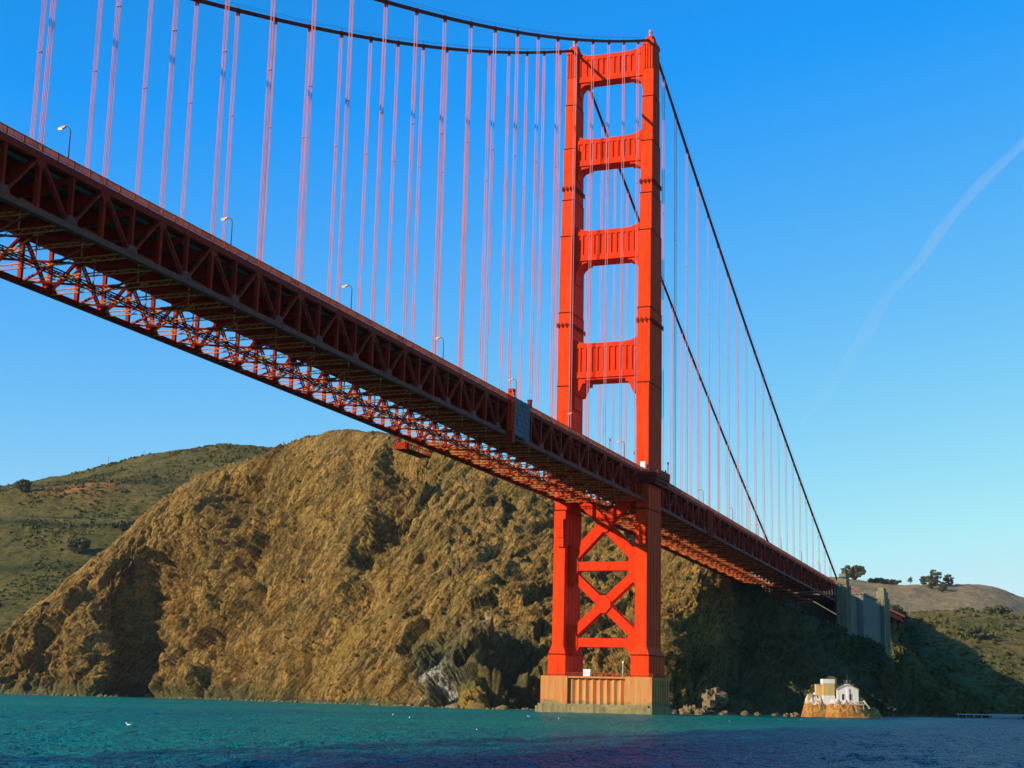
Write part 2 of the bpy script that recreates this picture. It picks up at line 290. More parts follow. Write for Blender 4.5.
# ------------------------------------------------------------------ headland
HEAD=[
 [(342.1,608.9,-9),(360.1,626.2,1.9),(371.9,637.3,2.3),(379.7,644.6,2.8),(383.6,648.3,3.2),(448.6,710.5,1.6),(549.8,807.3,-3.7),(687.1,938.6,-9)],
 [(330.3,557.1,-9),(348.9,573.8,1.9),(364.7,588.1,4.6),(376.5,599,7.3),(388.3,609.8,10.1),(455.1,670.1,8.2),(558.9,764,1.3),(699.9,891.4,-9)],
 [(312.1,494.5,-9),(331.2,510.6,1.9),(363.2,538.3,13.4),(387.1,559.4,25.6),(410.9,580.5,38.5),(479.7,638.5,35.5),(586.7,728.8,21.7),(732,851.2,-5.4)],
 [(309.2,447.4,-9),(328.9,462.9,1.9),(369.4,496.2,24.2),(401.5,523.4,48.5),(433.7,550.8,74.8),(504.5,606.3,70.3),(614.6,692.7,47.8),(764.1,810,3.7)],
 [(298.4,407,-9),(318.4,421.9,1.9),(355.1,451.3,30.7),(404.2,490,63.2),(444.9,522.9,98.8),(517.2,576.5,93.4),(629.6,659.9,65.2),(782.2,773.1,9.7)],
 [(342.7,417.2,-9),(363,431.7,1.9),(404.1,463.6,38.1),(432.4,486.9,77.3),(452.3,504.4,118.6),(525.6,556.7,112.3),(639.5,638,79.4),(794.2,748.4,14.6)],
 [(317.3,378.3,-9),(337.9,392.4,1.9),(386,428.2,43),(427.2,459.7,88.9),(459.8,485.7,138.4),(534,536.7,131.4),(649.5,615.9,93.7),(806.1,723.5,19.6)],
 [(288.9,335.9,-9),(309.8,349.6,1.9),(364.4,388.1,46.5),(410.3,421.4,97),(451.8,452.3,152.9),(527,501.6,145.3),(644.1,578.3,104.1),(803.1,682.5,23.2)],
 [(247.3,278.3,-9),(268.6,291.3,1.9),(328.4,330.4,48.2),(387.9,369.8,102.5),(443,407.1,164.3),(519.8,454,156.2),(639.2,527,112.3),(801.3,626.2,26.1)],
 [(186.7,214.4,-9),(208.4,226.8,1.9),(277.9,268.4,47.8),(347.2,310.4,103.4),(416.3,353,169.1),(494.5,397.5,160.8),(616.2,466.7,115.8),(781.3,560.7,27.3)],
 [(149.3,173.2,-9),(171.3,185,1.9),(241.6,224.6,47.5),(320.6,269.2,104.6),(390.6,309.7,171.7),(469.9,352.2,163.3),(593.3,418.3,117.6),(760.8,508,27.9)],
 [(119.9,138.9,-9),(142.2,150.1,1.9),(222.4,191.9,45.7),(302.4,234.2,100.8),(373.3,272.3,165.9),(453.7,312.8,157.8),(578.8,375.7,113.5),(748.5,461.1,26.5)],
 [(80.7,102.2,-9),(103.3,112.8,1.9),(198.1,158.6,42.7),(283.6,200.5,95.2),(364.5,240.6,158.8),(445.9,279,151),(572.5,338.7,108.4),(744.4,419.7,24.7)],
 [(43.3,61.2,-9),(66.3,71,1.9),(167.3,114.6,38.2),(268.2,158.5,87.1),(350.6,194.9,145.8),(433.4,230.1,138.5),(562.3,284.9,99),(737.1,359.2,21.5)],
 [(51.2,41.4,-9),(74.6,50.3,1.9),(168,86.2,34.4),(261.3,122.3,77.1),(345.1,155,129.1),(429.2,186.9,103.3),(560.1,236.6,87),(737.7,304.1,17.3)],
 [(35.5,13.7,-9),(59.2,21.7,1.9),(154.1,53.8,30.6),(253.7,87.6,69.2),(339,116.7,115.9),(424.3,145.4,71.9),(557,190,40.4),(737.1,250.5,14)],
 [(25.5,-6.9,-9),(49.5,0.3,1.9),(115.8,20.3,26),(232.1,55.4,59.9),(330.1,85.1,102),(416.3,111,63.2),(550.4,151.3,34.8),(732.4,206,10.5)],
 [(35.5,-10.2,-9),(59.5,-3.2,1.9),(104,9.6,24.6),(206.3,39.2,55.4),(306.8,68.2,94.8),(393.2,93.1,58.8),(527.8,131.9,31.9),(710.3,184.5,8.7)],
 [(55.8,-12.2,-9),(79.9,-5.6,1.9),(158.6,15.9,25.4),(190.6,24.6,51.9),(284.8,50.4,88),(371.7,74,54.6),(506.7,110.9,29.2),(690,160.9,7)],
 [(69.6,-14.3,-9),(93.8,-7.9,1.9),(180.6,14.8,25.4),(195.2,18.6,50.7),(268.3,37.7,83.6),(355.4,60.5,51.9),(490.8,96,27.5),(674.6,144.2,5.9)],
 [(89.2,-19.9,-9),(113.5,-14,1.9),(209.7,9.3,24.4),(239.3,16.3,49.6),(251.1,19,75.4),(338.6,40.2,46.7),(474.6,73.2,24.2),(659.3,118,3.9)],
 [(101.9,-24.7,-9),(126.3,-19.2,1.9),(218.2,1.8,21.2),(254.7,10,43),(264.7,12.1,65),(352.4,32.1,40.3),(488.9,63.3,20),(674.1,105.6,1.3)],
 [(111.3,-31.7,-9),(135.7,-26.5,1.9),(227.1,-7.1,18),(268.9,1.7,36.5),(281.8,4.2,55.2),(369.9,22.9,34.2),(506.8,52,16.1),(692.7,91.5,-1.2)],
 [(132.3,-40.7,-9),(156.8,-36,1.9),(243,-19.7,16.3),(288.1,-11.3,32.8),(308.2,-7.7,49.9),(396.6,9,31),(534.2,35.1,14),(720.9,70.6,-2.5)],
 [(163.6,-48.7,-9),(188.3,-44.5,1.9),(259,-32.8,13.9),(314.6,-23.6,28),(345,-18.7,42.8),(433.8,-3.9,26.6),(571.8,19.2,11.1),(759.2,50.6,-4.3)],
 [(229.2,-50.5,-9),(253.9,-46.9,1.9),(320.1,-37.1,12.8),(371,-29.7,25.3),(386.3,-27.7,37.9),(475.3,-14.4,23.5),(613.8,6.1,9.2),(801.8,34,-5.5)],
 [(304.9,-50.9,-9),(329.7,-47.6,1.9),(375.7,-41.6,9.1),(411.6,-36.9,17.1),(432.1,-34.3,25.3),(521.3,-22.4,15.7),(660.1,-4,4.1),(848.5,21,-8.7)],
 [(413.3,-52.2,-9),(438.2,-49.3,1.9),(453.6,-47.6,4.9),(469.1,-45.8,7.9),(484.6,-44.1,11.1),(574,-33.9,6.9),(713.1,-18,-1.6),(901.9,3.6,-9)],
 [(461,-63.1,-9),(485.9,-60.8,1.9),(496.3,-59.7,2.7),(506.6,-58.7,3.4),(517,-57.7,4.2),(606.6,-49.1,2.6),(746,-35.7,-4.3),(935.1,-17.5,-9)]]
HPX=[-110,-60,0,60,105,135,165,200,250,300,340,380,420,480,540,600,650,668,690,706,735,756,780,815,850,880,905,935,965]
LEFT=[
 [(405.7,807.6,-22),(515.7,935.9,23.8),(625.2,1065.6,81.5),(771.6,1237.5,149.4),(782.7,1250.1,151.8),(852.5,1330.9,177.2),(956.4,1447.6,193.1),(1037.7,1540.3,214.3),(1097.6,1605.7,211.6),(1234.2,1748.4,167.5),(1542,2054.9,-23.7)],
 [(444.3,711.7,-19.5),(559.6,827,26.6),(674.4,943.4,84.6),(827.3,1099.1,165.9),(838.9,1110.4,168.4),(911.7,1183.9,201.8),(1020.5,1288.7,215.9),(1105.4,1372.1,238.5),(1167.9,1431.1,236.7),(1310.1,1559.9,194.4),(1630.6,1834.8,-18.1)],
 [(477.5,629.4,-17.5),(597.2,733.5,28.9),(716.6,838.6,87.3),(875.2,980.1,180.9),(887.3,990.4,183.6),(962.6,1057.5,227.2),(1075.4,1152.1,239.5),(1163.6,1227.7,263.5),(1228.3,1281.1,262.6),(1375.3,1398.1,222.2),(1706.6,1646,-13.3)],
 [(489.9,598.5,-16.7),(611.3,698.4,29.8),(732.4,799.3,88.3),(893.4,935.1,182.1),(905.6,944.9,184.8),(981.9,1009.8,234.2),(1096.1,1101,250.9),(1185.4,1173.5,275.5),(1251,1224.9,275.1),(1399.7,1337.4,235.6),(1735.2,1575.2,-11.5)],
 [(502.3,567.6,-15.9),(625.5,663.4,30.7),(748.3,760,89.3),(911.6,889.9,182.2),(923.9,899.3,184.8),(1001.2,961.7,239),(1116.7,1049.8,263.6),(1207.2,1119.4,288.9),(1273.6,1168.6,289),(1424.1,1276.7,250.5),(1763.7,1504.3,-9.7)],
 [(513.4,540.1,-15.2),(638,632.2,31.5),(762.3,725,90.2),(927.8,849.7,181),(940.3,858.7,183.7),(1018.5,918.7,238.9),(1135,1004.4,278.6),(1226.6,1071.3,304.9),(1293.7,1118.8,305.5),(1445.8,1222.9,268.3),(1789.1,1441.4,-8.1)],
 [(524.5,512.7,-14.5),(650.6,601,32.3),(776.4,690,91.1),(944,809.4,179.9),(956.6,818.2,182.6),(1035.9,875.7,237.7),(1153.4,958.6,289.9),(1246.1,1022.9,316.9),(1313.9,1068.5,318),(1467.7,1168.7,281.6),(1814.4,1378.3,-6.5)],
 [(535.5,485.2,-13.8),(663.2,569.8,33.1),(790.5,655.1,92),(960.2,769.2,177.7),(973,777.5,180.3),(1053.2,832.6,236.5),(1171.9,912.6,298.7),(1265.7,974.3,326.2),(1334.3,1018,327.7),(1489.6,1114.2,292),(1839.8,1315.3,-4.9)],
 [(542.4,468,-13.4),(671,550.3,33.6),(799.3,633.2,92.6),(970.3,744,176.2),(983.2,752.1,178.8),(1064.1,805.7,234.9),(1183.6,883.6,300.8),(1278,943.6,328.4),(1347.1,986.2,329.9),(1503.5,1079.8,294.4),(1855.7,1275.9,-3.9)],
 [(549.9,449.5,-12.9),(679.5,529.2,34.1),(808.8,609.6,93.2),(981.2,716.9,174.7),(994.3,724.7,177.3),(1075.8,776.6,233.3),(1196.3,852.1,297.8),(1291.5,910.2,325.2),(1361.1,951.5,326.6),(1518.5,1042.4,290.9),(1872.8,1233.4,-2.8)],
 [(556.3,433.7,-12.5),(686.7,511.3,34.6),(817,589.4,93.7),(990.6,693.7,173.2),(1003.7,701.4,175.8),(1085.8,751.8,231.6),(1207.2,825.1,294.7),(1303,881.7,321.9),(1373,921.9,323.2),(1531.4,1010.5,287.2),(1887.4,1197.1,-1.9)],
 [(568.7,402.7,-11.7),(700.9,476.1,35.5),(832.8,550.1,94.7),(1008.8,648.5,170),(1022.1,655.7,172.6),(1105.5,702.8,216.6),(1228.6,771.9,273.3),(1325.7,825.3,299.3),(1396.6,863.4,299.7),(1556.8,947.3,262),(1916,1126.2,-0.1)],
 [(588.1,354.6,-10.5),(722.9,421.5,36.9),(857.5,488.8,96.3),(1037.3,577.6,150.3),(1050.9,584.2,152.7),(1136.2,626.6,183.9),(1262.2,688.5,212.8),(1361.2,737.1,235.2),(1433.5,771.8,233.3),(1596.6,848.5,190.7),(1960.5,1015.8,2.7)],
 [(610.3,299.6,-9.1),(748.1,359,38.5),(885.7,418.7,98.1),(1070,496.6,109.6),(1083.8,502.4,111.6),(1171.2,539.7,128.9),(1300.1,594.3,141.1),(1401.3,637.5,159.2),(1475.1,668.4,154.4),(1641.6,736.9,106.1),(2011.3,889.5,5.9)]]
RIGHT=[
 [(788.1,179.2,-6.3),(1080.3,256.9,50.5),(1372.4,334.7,94.8),(1615.8,399.4,133.8),(1810.5,451.3,160.6),(1907.9,477.2,159.5),(2151.3,542,115.6),(2638.1,671.7,16.5)],
 [(806.5,133.7,-5.2),(1103,200.4,52),(1399.5,267.3,104.9),(1646.6,322.9,148),(1844.3,367.5,177.7),(1943,389.9,177.3),(2189.8,446.3,135.1),(2683.4,559.3,19.3)],
 [(824.8,88.1,-4),(1125.8,143.9,53.4),(1426.7,199.7,115.9),(1677.5,246.2,163.5),(1878.1,283.5,196.3),(1978.3,302.4,196.7),(2228.5,350.3,156.2),(2728.7,446.8,22.2)],
 [(832.5,69.1,-3.6),(1135.2,120.4,54),(1438.1,171.6,116.6),(1690.4,214.3,164.3),(1892.2,248.6,197.2),(1992.9,266,197.6),(2244.6,310.3,157.3),(2747.6,399.9,23.4)],
 [(840.1,50.1,-3.1),(1144.7,96.8,54.6),(1449.4,143.5,114.8),(1703.2,182.5,161.4),(1906.2,213.7,193.6),(2007.6,229.7,193.8),(2260.7,270.5,153.2),(2766.4,353.1,24.6)],
 [(850.8,23.5,-2.4),(1158,63.8,55.5),(1465.2,104.2,112.5),(1721.1,137.9,157.6),(1925.8,165,188.9),(2028,178.9,188.9),(2283.1,214.7,147.8),(2792.9,287.4,26.2)],
 [(863.1,-6.9,-1.6),(1173.2,26.1,56.4),(1483.3,59.2,112.8),(1741.7,86.9,157.7),(1948.3,109.1,188.8),(2051.5,120.7,188.9),(2308.8,150.9,147.7),(2823.1,212.4,28.1)],
 [(872.3,-29.7,-1.1),(1184.6,-2.1,57.1),(1496.9,25.5,113.6),(1757.1,48.5,158.7),(1965.2,67.2,189.9),(2069.1,77,190),(2328.1,103,148.9),(2845.8,156.1,29.6)],
 [(879.9,-48.7,-0.6),(1194.1,-25.7,57.8),(1508.2,-2.5,111),(1769.9,16.8,154.6),(1979.2,32.4,184.8),(2083.7,40.8,184.7),(2344.1,63.3,143.2),(2864.7,109.2,30.7)],
 [(887.3,-67,-0.1),(1203.2,-48.4,58.3),(1518.9,-29.3,105),(1782.1,-13.5,145.6),(1992.5,-0.6,173.7),(2097.5,6.4,173.1),(2359.4,25.5,130.5),(2882.8,64.2,31.9)],
 [(898.3,-94.3,0.6),(1216.9,-82.3,59.2),(1535.1,-69.3,95.1),(1800.3,-58.7,130.8),(2012.4,-50,155.6),(2118.3,-45.1,154.3),(2382.1,-31,109.9),(2910,-3.4,33.6)],
 [(916.7,-140,1.7),(1239.7,-138.9,60.6),(1561.7,-135.5,73.4),(1830.4,-133.4,98.6),(2045.3,-131.6,116.2),(2152.5,-130.1,113.2),(2419.7,-124.3,65.1),(2955.4,-116,36.5)],
 [(941.2,-200.9,3.3),(1270.1,-214.4,62.6),(1597.3,-223.7,50.8),(1870.5,-232.9,64.8),(2089,-240.1,74.8),(2198,-243.2,70.1),(2469.6,-248.3,18),(3015.9,-266.3,40.3)]]
MID=[
 [(476.3,83.6,-4.4),(500.7,89.7,1.9),(506.6,91.2,27.7),(514.5,93.1,43.7),(524.3,95.5,53.7),(538,99,45.3),(549.7,102,48.4),(618.2,119.3,51.3),(813.9,168.8,59.5),(1381.3,312.5,-1.7)],
 [(494.6,38,-3.3),(519.6,43,1.9),(525.7,43.9,28.9),(533.8,45.3,44.9),(543.8,47.1,55),(557.7,50,53),(569.7,52.3,56.2),(639.5,66.3,59.7),(839,106.4,69.4),(1417.1,223.6,0.6)],
 [(506.1,9.6,-2.5),(531.4,13.8,1.9),(537.6,14.3,29.6),(545.8,15.3,45.7),(556,16.9,55.8),(570.1,19.2,57.8),(582.2,21.2,61),(652.9,33.2,64.7),(854.8,67.3,75.4),(1439.5,168.1,2)],
 [(513,-7.5,-2.1),(538.4,-3.8,1.9),(544.8,-3.5,30.1),(553,-2.6,46.2),(563.3,-1.3,56.2),(577.6,0.8,60.8),(589.8,2.5,64.1),(660.9,13.2,68.1),(864.2,43.8,79.3),(1452.9,134.7,2.8)],
 [(516.2,-15.5,-1.9),(541.7,-12,1.9),(548.1,-11.8,30.3),(556.4,-11,46.4),(566.7,-9.8,56.4),(581,-7.9,62.4),(593.3,-6.2,65.7),(664.7,3.9,69.7),(868.7,32.8,81.3),(1459.2,119.2,3.2)],
 [(482.5,-25.6,-1.5),(503,-22.8,1.9),(534,-19.6,41.2),(590.2,-11.8,37.3),(697.3,3.1,31.4),(840.8,21.7,75.2),(886.9,27.8,84.4),(963.5,38.3,86.2),(1075.9,53.7,87.8),(1463.2,109.2,3.5)],
 [(487.4,-37.6,-1.2),(507.9,-35.2,1.9),(539.1,-32.2,31.6),(595.5,-25,27.2),(703.3,-11.8,31.7),(847.6,4.9,76.1),(893.9,10.4,85.3),(970.9,19.9,87.1),(1083.8,33.9,88.7),(1473,84.7,4.1)],
 [(492.9,-51.4,-0.9),(513.6,-49.2,1.9),(544.8,-46.4,22.1),(601.5,-40.1,17.2),(710.2,-28.7,32.2),(855.3,-14.2,77.4),(901.8,-9.4,86.7),(979.3,-1,88.6),(1092.9,11.4,90.3),(1484.2,56.9,4.8)],
 [(500.7,-70.6,-0.4),(521.5,-68.9,1.9),(552.9,-66.5,12.8),(610,-61.2,7.4),(719.7,-52.3,32),(866,-40.9,76.9),(913,-37.1,86.1),(991.1,-30.2,88),(1105.6,-20.1,89.7),(1499.9,18,5.8)],
 [(506.2,-84.4,-0),(527.2,-82.9,1.9),(558.6,-80.7,6.4),(616.1,-76.3,2.3),(726.5,-69.2,31.4),(873.7,-59.9,75.3),(920.9,-56.8,84.5),(999.4,-51,86.3),(1114.6,-42.5,87.8),(1511.1,-9.9,6.5)],
 [(510.6,-95.4,0.2),(531.7,-94.1,1.9),(563.3,-92.2,4.9),(621,-88.5,2.3),(731.9,-82.7,30.9),(879.8,-75.2,74.1),(927.3,-72.5,83.2),(1006.1,-67.6,84.9),(1121.8,-60.4,86.4),(1520.1,-32.1,7.1)],
 [(517.3,-111.9,0.7),(538.5,-110.9,1.9),(570.3,-109.6,5.3),(628.4,-106.8,2.3),(740,-102.8,28.1),(888.9,-97.7,66.5),(936.7,-95.9,75.4),(1016.1,-92.3,76.7),(1132.5,-87,77.5),(1533.5,-65.5,7.9)],
 [(530.6,-144.9,1.5),(552,-144.6,1.9),(584.3,-144.4,6.2),(643.2,-143.5,2.3),(756.2,-143.1,22.6),(907,-142.7,51.5),(955.4,-142.5,59.8),(1035.9,-141.5,60.2),(1153.9,-140,59.8),(1560.4,-132.3,9.6)],
 [(548.3,-188.9,2.6),(570.1,-189.5,1.9),(603,-190.8,7.4),(662.9,-192.3,2.3),(777.7,-196.4,11.2),(930.7,-201.6,20.9),(980,-203.5,28),(1061.9,-206,26.7),(1181.8,-209.4,23.7),(1596.3,-221.4,11.8)]]
vp=np.concatenate([np.linspace(0,1,10)[:-1],np.linspace(1,2,125)[:-1],np.linspace(2,3,125)[:-1],np.linspace(3,4,125)[:-1],np.linspace(4,7,60)])
S,u=loft(HEAD,1500,vp)
U=np.broadcast_to(np.interp(u,np.arange(len(HPX)),HPX)[None,:],S.shape[:2]); V=np.broadcast_to(vp[:,None],S.shape[:2])   # along the shore, up the slope
n=normals(S)
GW=S+5*np.stack([fbm(S/14,3,201),fbm(S/14,3,202),fbm(S/14,3,203)],-1)+2*np.stack([facets(S/5,211),facets(S/5,221),facets(S/5,231)],-1)
def gully(S,pts,width,depth):
    """carve a gully along a world polyline (distance measured to segments)"""
    pts=np.array(pts,float); best=np.full(S.shape[:2],1e9)
    for a,b in zip(pts[:-1],pts[1:]):
        ab=b-a; t=np.clip(((S-a)@ab)/(ab@ab),0,1); d=np.linalg.norm(S-(a+t[...,None]*ab),axis=2); best=np.minimum(best,d)
    return depth*np.exp(-(best/(width*1.05))**3.6)
def near(S,c,r): return np.exp(-(np.linalg.norm(S-np.array(c),axis=2)/r)**2)
carve=gully(GW,[(412.5, 469.4, 83.0),(388.0, 450.0, 38.5),(364.2, 428.7, 0.3)],24,30)
carve+=gully(GW,[(361.2, 248.9, 152.5),(304.8, 228.2, 108.7),(278.5, 226.7, 91.8)],14,20)+gully(GW,[(271.7, 230.2, 85.8),(231.6, 222.7, 58.6),(213.2, 241.5, 12.7)],13,9)
carve+=gully(GW,[(417.9, 402.4, 146.7),(393.5, 382.9, 113.2),(345.8, 367.3, 73.7),(319.8, 365.0, 30.3)],13,15)+gully(GW,[(287.3, 298.5, 57.4),(268.4, 291.8, 29.1)],8,10)+gully(GW,[(362.1, 326.9, 121.0),(334.8, 314.3, 90.3)],7,9)+gully(GW,[(273.6, 252.2, 78.1),(245.5, 241.7, 54.5)],7,7)+gully(GW,[(436.1, 464.4, 123.0),(417.2, 457.9, 100.2)],10,10)+gully(GW,[(374.7, 509.7, 37.5),(357.0, 500.1, 16.4)],9,9)+gully(GW,[(229.4, 147.8, 92.8),(200.0, 140.6, 70.2)],6,6)+gully(GW,[(281.0, 153.5, 125.5),(251.2, 147.3, 100.4)],7,7)
carve+=gully(GW,[(137.5, 81.6, 42.8),(99.6, 68.6, 22.9),(74.8, 55.2, 2.7)],14,20)
carve+=gully(GW,[(379.8, 296.3, 160.4),(350.8, 274.6, 136.6)],9,9)+gully(GW,[(405.4, 433.5, 92.1),(371.9, 409.6, 50.7)],12,12)
carve+=gully(GW,[(149.2, 52.5, 60.3),(108.3, 33.6, 37.2)],8,7)+gully(GW,[(279.3, 184.6, 120.8),(249.3, 178.6, 90.5)],7,4)
carve-=gully(GW,[(390.0, 485.3, 81.3),(362.8, 459.0, 37.4),(333.4, 438.3, 5.9)],13,13)
carve-=gully(GW,[(327.8, 251.6, 135.5),(290.3, 237.6, 104.4)],12,10)+gully(GW,[(139.1, 104.5, 34.4),(106.7, 91.1, 19.0),(74.1, 78.4, 3.3)],12,6)
carve-=gully(GW,[(419.3, 425.7, 130.5),(368.6, 391.2, 82.0),(338.5, 385.4, 42.9)],12,10)
Z0=S[...,2]
fade=smooth01(V,.9,1.15)*(1-(.74-.14*(1-smooth01(U,300,360)))*smooth01(V,3.45,3.95))
right_=smooth01(U,655,720)
sd=np.array(SD)
def streak(S,k):   # squeeze coordinates along the bedding direction
    return S-(S@sd)[...,None]*sd*(1-1/k)
warp=S+3.0*np.stack([fbm(S/9,2,91),fbm(S/9,2,92),fbm(S/9,2,93)],-1)
def ledge(sc_,k,seed,a,b,o=4): return smooth01(fbm(streak(warp,k)/sc_+seed,o,seed,.5),a,b)
def crease(sc_,k,seed): return -np.exp(-(np.abs(fbm(streak(warp,k)/sc_+seed,3,seed,.5))/.07)**2)
left_=1-smooth01(U,230,340)
cen=smooth01(U,270,340)*(1-smooth01(U,760,800)); low=smooth01(45-Z0,0,25)*smooth01(U,380,430)
rm=1.12-.58*cen*(1-.9*low)
big=7.0*fbm(streak(S,2.0)/62,4,3,.5,True)+3.5*fbm(streak(S,2.6)/26+5,3,9,.5,True)
dis=big*(1-.55*right_)*(1+.3*left_)*(1-.45*cen)
wq=S+1.2*np.stack([fbm(S/5,2,91),fbm(S/5,2,92),fbm(S/5,2,93)],-1)
rug=6.5*facets(streak(wq,2.0)/26,101)+3.8*facets(streak(wq,2.4)/13,111)+2.0*facets(streak(wq,2.6)/6.5,121)+1.1*facets(streak(S,2.6)/3.4,131)+2.6*crease(24,4,35)+1.6*crease(11,4.5,55)
rug=rug+3.2*ledge(30,2.6,5,.04,.09)
dis=dis+rug*rm*(1-.4*right_)+.9*fbm(streak(S,4)/6+3,4,21,.62,True)+1.3*cen*(facets(streak(wq,5)/14,141)+facets(streak(wq,5)/6,151)*.7)
dis=dis-dis[(V>1.5)&(V<3.5)].mean()+1.0
# rockier, blockier ground low down and left
S2=S+n*((dis-carve)*fade)[...,None]
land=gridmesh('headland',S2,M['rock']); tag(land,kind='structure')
Z=S2[...,2]
T=np.zeros(S.shape[:2]+(3,))
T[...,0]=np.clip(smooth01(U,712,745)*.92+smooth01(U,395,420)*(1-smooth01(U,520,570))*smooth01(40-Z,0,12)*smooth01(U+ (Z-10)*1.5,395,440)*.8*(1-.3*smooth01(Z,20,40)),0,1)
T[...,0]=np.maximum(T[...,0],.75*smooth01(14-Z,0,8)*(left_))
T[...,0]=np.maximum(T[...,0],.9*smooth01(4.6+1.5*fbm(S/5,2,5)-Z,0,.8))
T[...,1]=np.clip(1.1*near(S,(116.2, 120.9, 8.7),7)+1.0*near(S,(101.9, 103.1, 8.0),6)+.9*near(S,(141.4, 125.5, 16.6),6)+.9*near(S,(126.6, 95.3, 24.8),3)+.5*near(S,(441.0, 478.9, 159.4),5),0,1)
T[...,2]=np.clip(near(S,(79.2, 79.1, 8.9),14)*1.2+.7*gully(S,[(177.1, 90.3, 67.5),(156.4, 114.8, 39.6),(100.2, 120.7, 12.4)],9,1)+.5*gully(S,[(204.7, 209.1, 20.3),(222.5, 191.8, 43.0)],8,1),0,1)
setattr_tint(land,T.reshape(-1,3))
HS=S2
# ------------------------------------------------------------------ hills behind
def hill(name,ctrl,uc,vps,mat,amp,sc_,tint=None):
    S,u=loft(ctrl,uc,vps); n=normals(S); v=vps[:,None]*np.ones((1,S.shape[1])); uu=u[None,:]*np.ones((S.shape[0],1))
    d=amp*fbm(S/sc_,5,5,.52,True)+.35*amp*fbm(S/(sc_*.15),4,8,.6)
    S=S+n*(d*smooth01(v,.2,1.2))[...,None]
    o=gridmesh(name,S,mat); tag(o,kind='structure'); T=np.zeros(S.shape[:2]+(3,))
    if tint is not None: T=tint(S,uu,v)
    setattr_tint(o,T.reshape(-1,3)); return o,S
vL=np.concatenate([np.linspace(0,3,150)[:-1],np.linspace(3,4,16)[:-1],np.linspace(4,10,160)])
def tl(S,u,v):
    T=np.zeros(S.shape[:2]+(3,)); T[...,1]=.9*np.exp(-((v-3.6)/.4)**2)                       # road bench
    T[...,2]=np.exp(-((v-4.09)/.07)**4)+.9*np.exp(-((v-2.93)/.05)**2)+.9*np.exp(-((v-2.35)/.05)**2)+.8*np.exp(-((v-5.12)/.08)**2)*(np.abs(u-2)<9)
    a=near(S,(999.1, 966.9, 235.3),40)+.8*near(S,(991.0, 987.1, 233.6),26)+.4*near(S,(975.3, 1025.9, 235.0),10)
    T[...,0]=np.clip(a*1.1,0,1)*smooth01(fbm(S/9,3,2),-.35,.1); return T
hl,HLS=hill('left_hill',LEFT,520,vL,M['hillL'],5,90,tl)
vR=np.concatenate([np.linspace(0,4,170)[:-1],np.linspace(4,7,50)])
hr,HRS=hill('far_hill',RIGHT,420,vR,M['hillR'],9,260)
vM=np.concatenate([np.linspace(0,6,260)[:-1],np.linspace(6,9,60)])
hm,HMS=hill('mid_hill',MID,420,vM,M['hillM'],3.2,55)
# ------------------------------------------------------------------ water
def watermat():
    mt,t,b=newmat('bay_water',(.0,.12,.13),.28,.3)
    b.inputs['IOR'].default_value=1.33; b.inputs['Specular IOR Level'].default_value=.055
    v=coord(t,(1,1,1),(0,0,R(25))); v2=coord(t,(.55,1.3,1),(0,0,R(22)))
    c=ramp(t,noise(t,coord(t,(.6,1.4,1),(0,0,R(20))),.012,4,.6,.5),[(.35,(.0,.16,.17)),(.6,(.0,.25,.18))])
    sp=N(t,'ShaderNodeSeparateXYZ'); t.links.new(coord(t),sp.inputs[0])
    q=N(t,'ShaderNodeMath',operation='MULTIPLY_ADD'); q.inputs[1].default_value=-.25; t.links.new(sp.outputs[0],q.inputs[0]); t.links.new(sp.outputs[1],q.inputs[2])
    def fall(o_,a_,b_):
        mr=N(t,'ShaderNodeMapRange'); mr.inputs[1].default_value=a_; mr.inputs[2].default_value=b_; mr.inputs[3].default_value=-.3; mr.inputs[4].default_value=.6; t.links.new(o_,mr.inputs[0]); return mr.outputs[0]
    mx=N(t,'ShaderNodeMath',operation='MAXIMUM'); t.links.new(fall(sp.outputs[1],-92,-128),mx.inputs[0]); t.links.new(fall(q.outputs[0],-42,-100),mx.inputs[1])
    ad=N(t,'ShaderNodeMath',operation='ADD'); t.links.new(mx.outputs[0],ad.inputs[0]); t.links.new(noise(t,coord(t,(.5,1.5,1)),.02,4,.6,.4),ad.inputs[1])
    c=mixc(t,ramp(t,ad.outputs[0],[(.4,(0,0,0)),(.85,(1,1,1))]),c,(.0,.10,.17))   # bluer east of the silty green; deck-shadow shade painted in along the near side
    t.links.new(c,b.inputs['Base Color'])
    n1=bump(t,b,noise(t,v2,.13,3,.6),1,4.0); n2=bump(t,b,noise(t,v2,.5,4,.65),1,3.2,n1); bump(t,b,noise(t,v,1.3,3,.65),1,1.3,n2)
    return mt
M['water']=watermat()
def gridpts(x0,x1,y0,y1,nx,ny):
    X,Y=np.meshgrid(np.linspace(x0,x1,nx),np.linspace(y0,y1,ny)); return X,Y
X,Y=gridpts(-15000,15000,-15000,15000,3,3)
seabed=MB().add([(-16000,-16000,-12),(16000,-16000,-12),(16000,16000,-12),(-16000,16000,-12)],[(0,1,2,3)]).build('ground',newmat('seabed',(.05,.06,.04),1)[0]); tag(seabed,kind='structure')
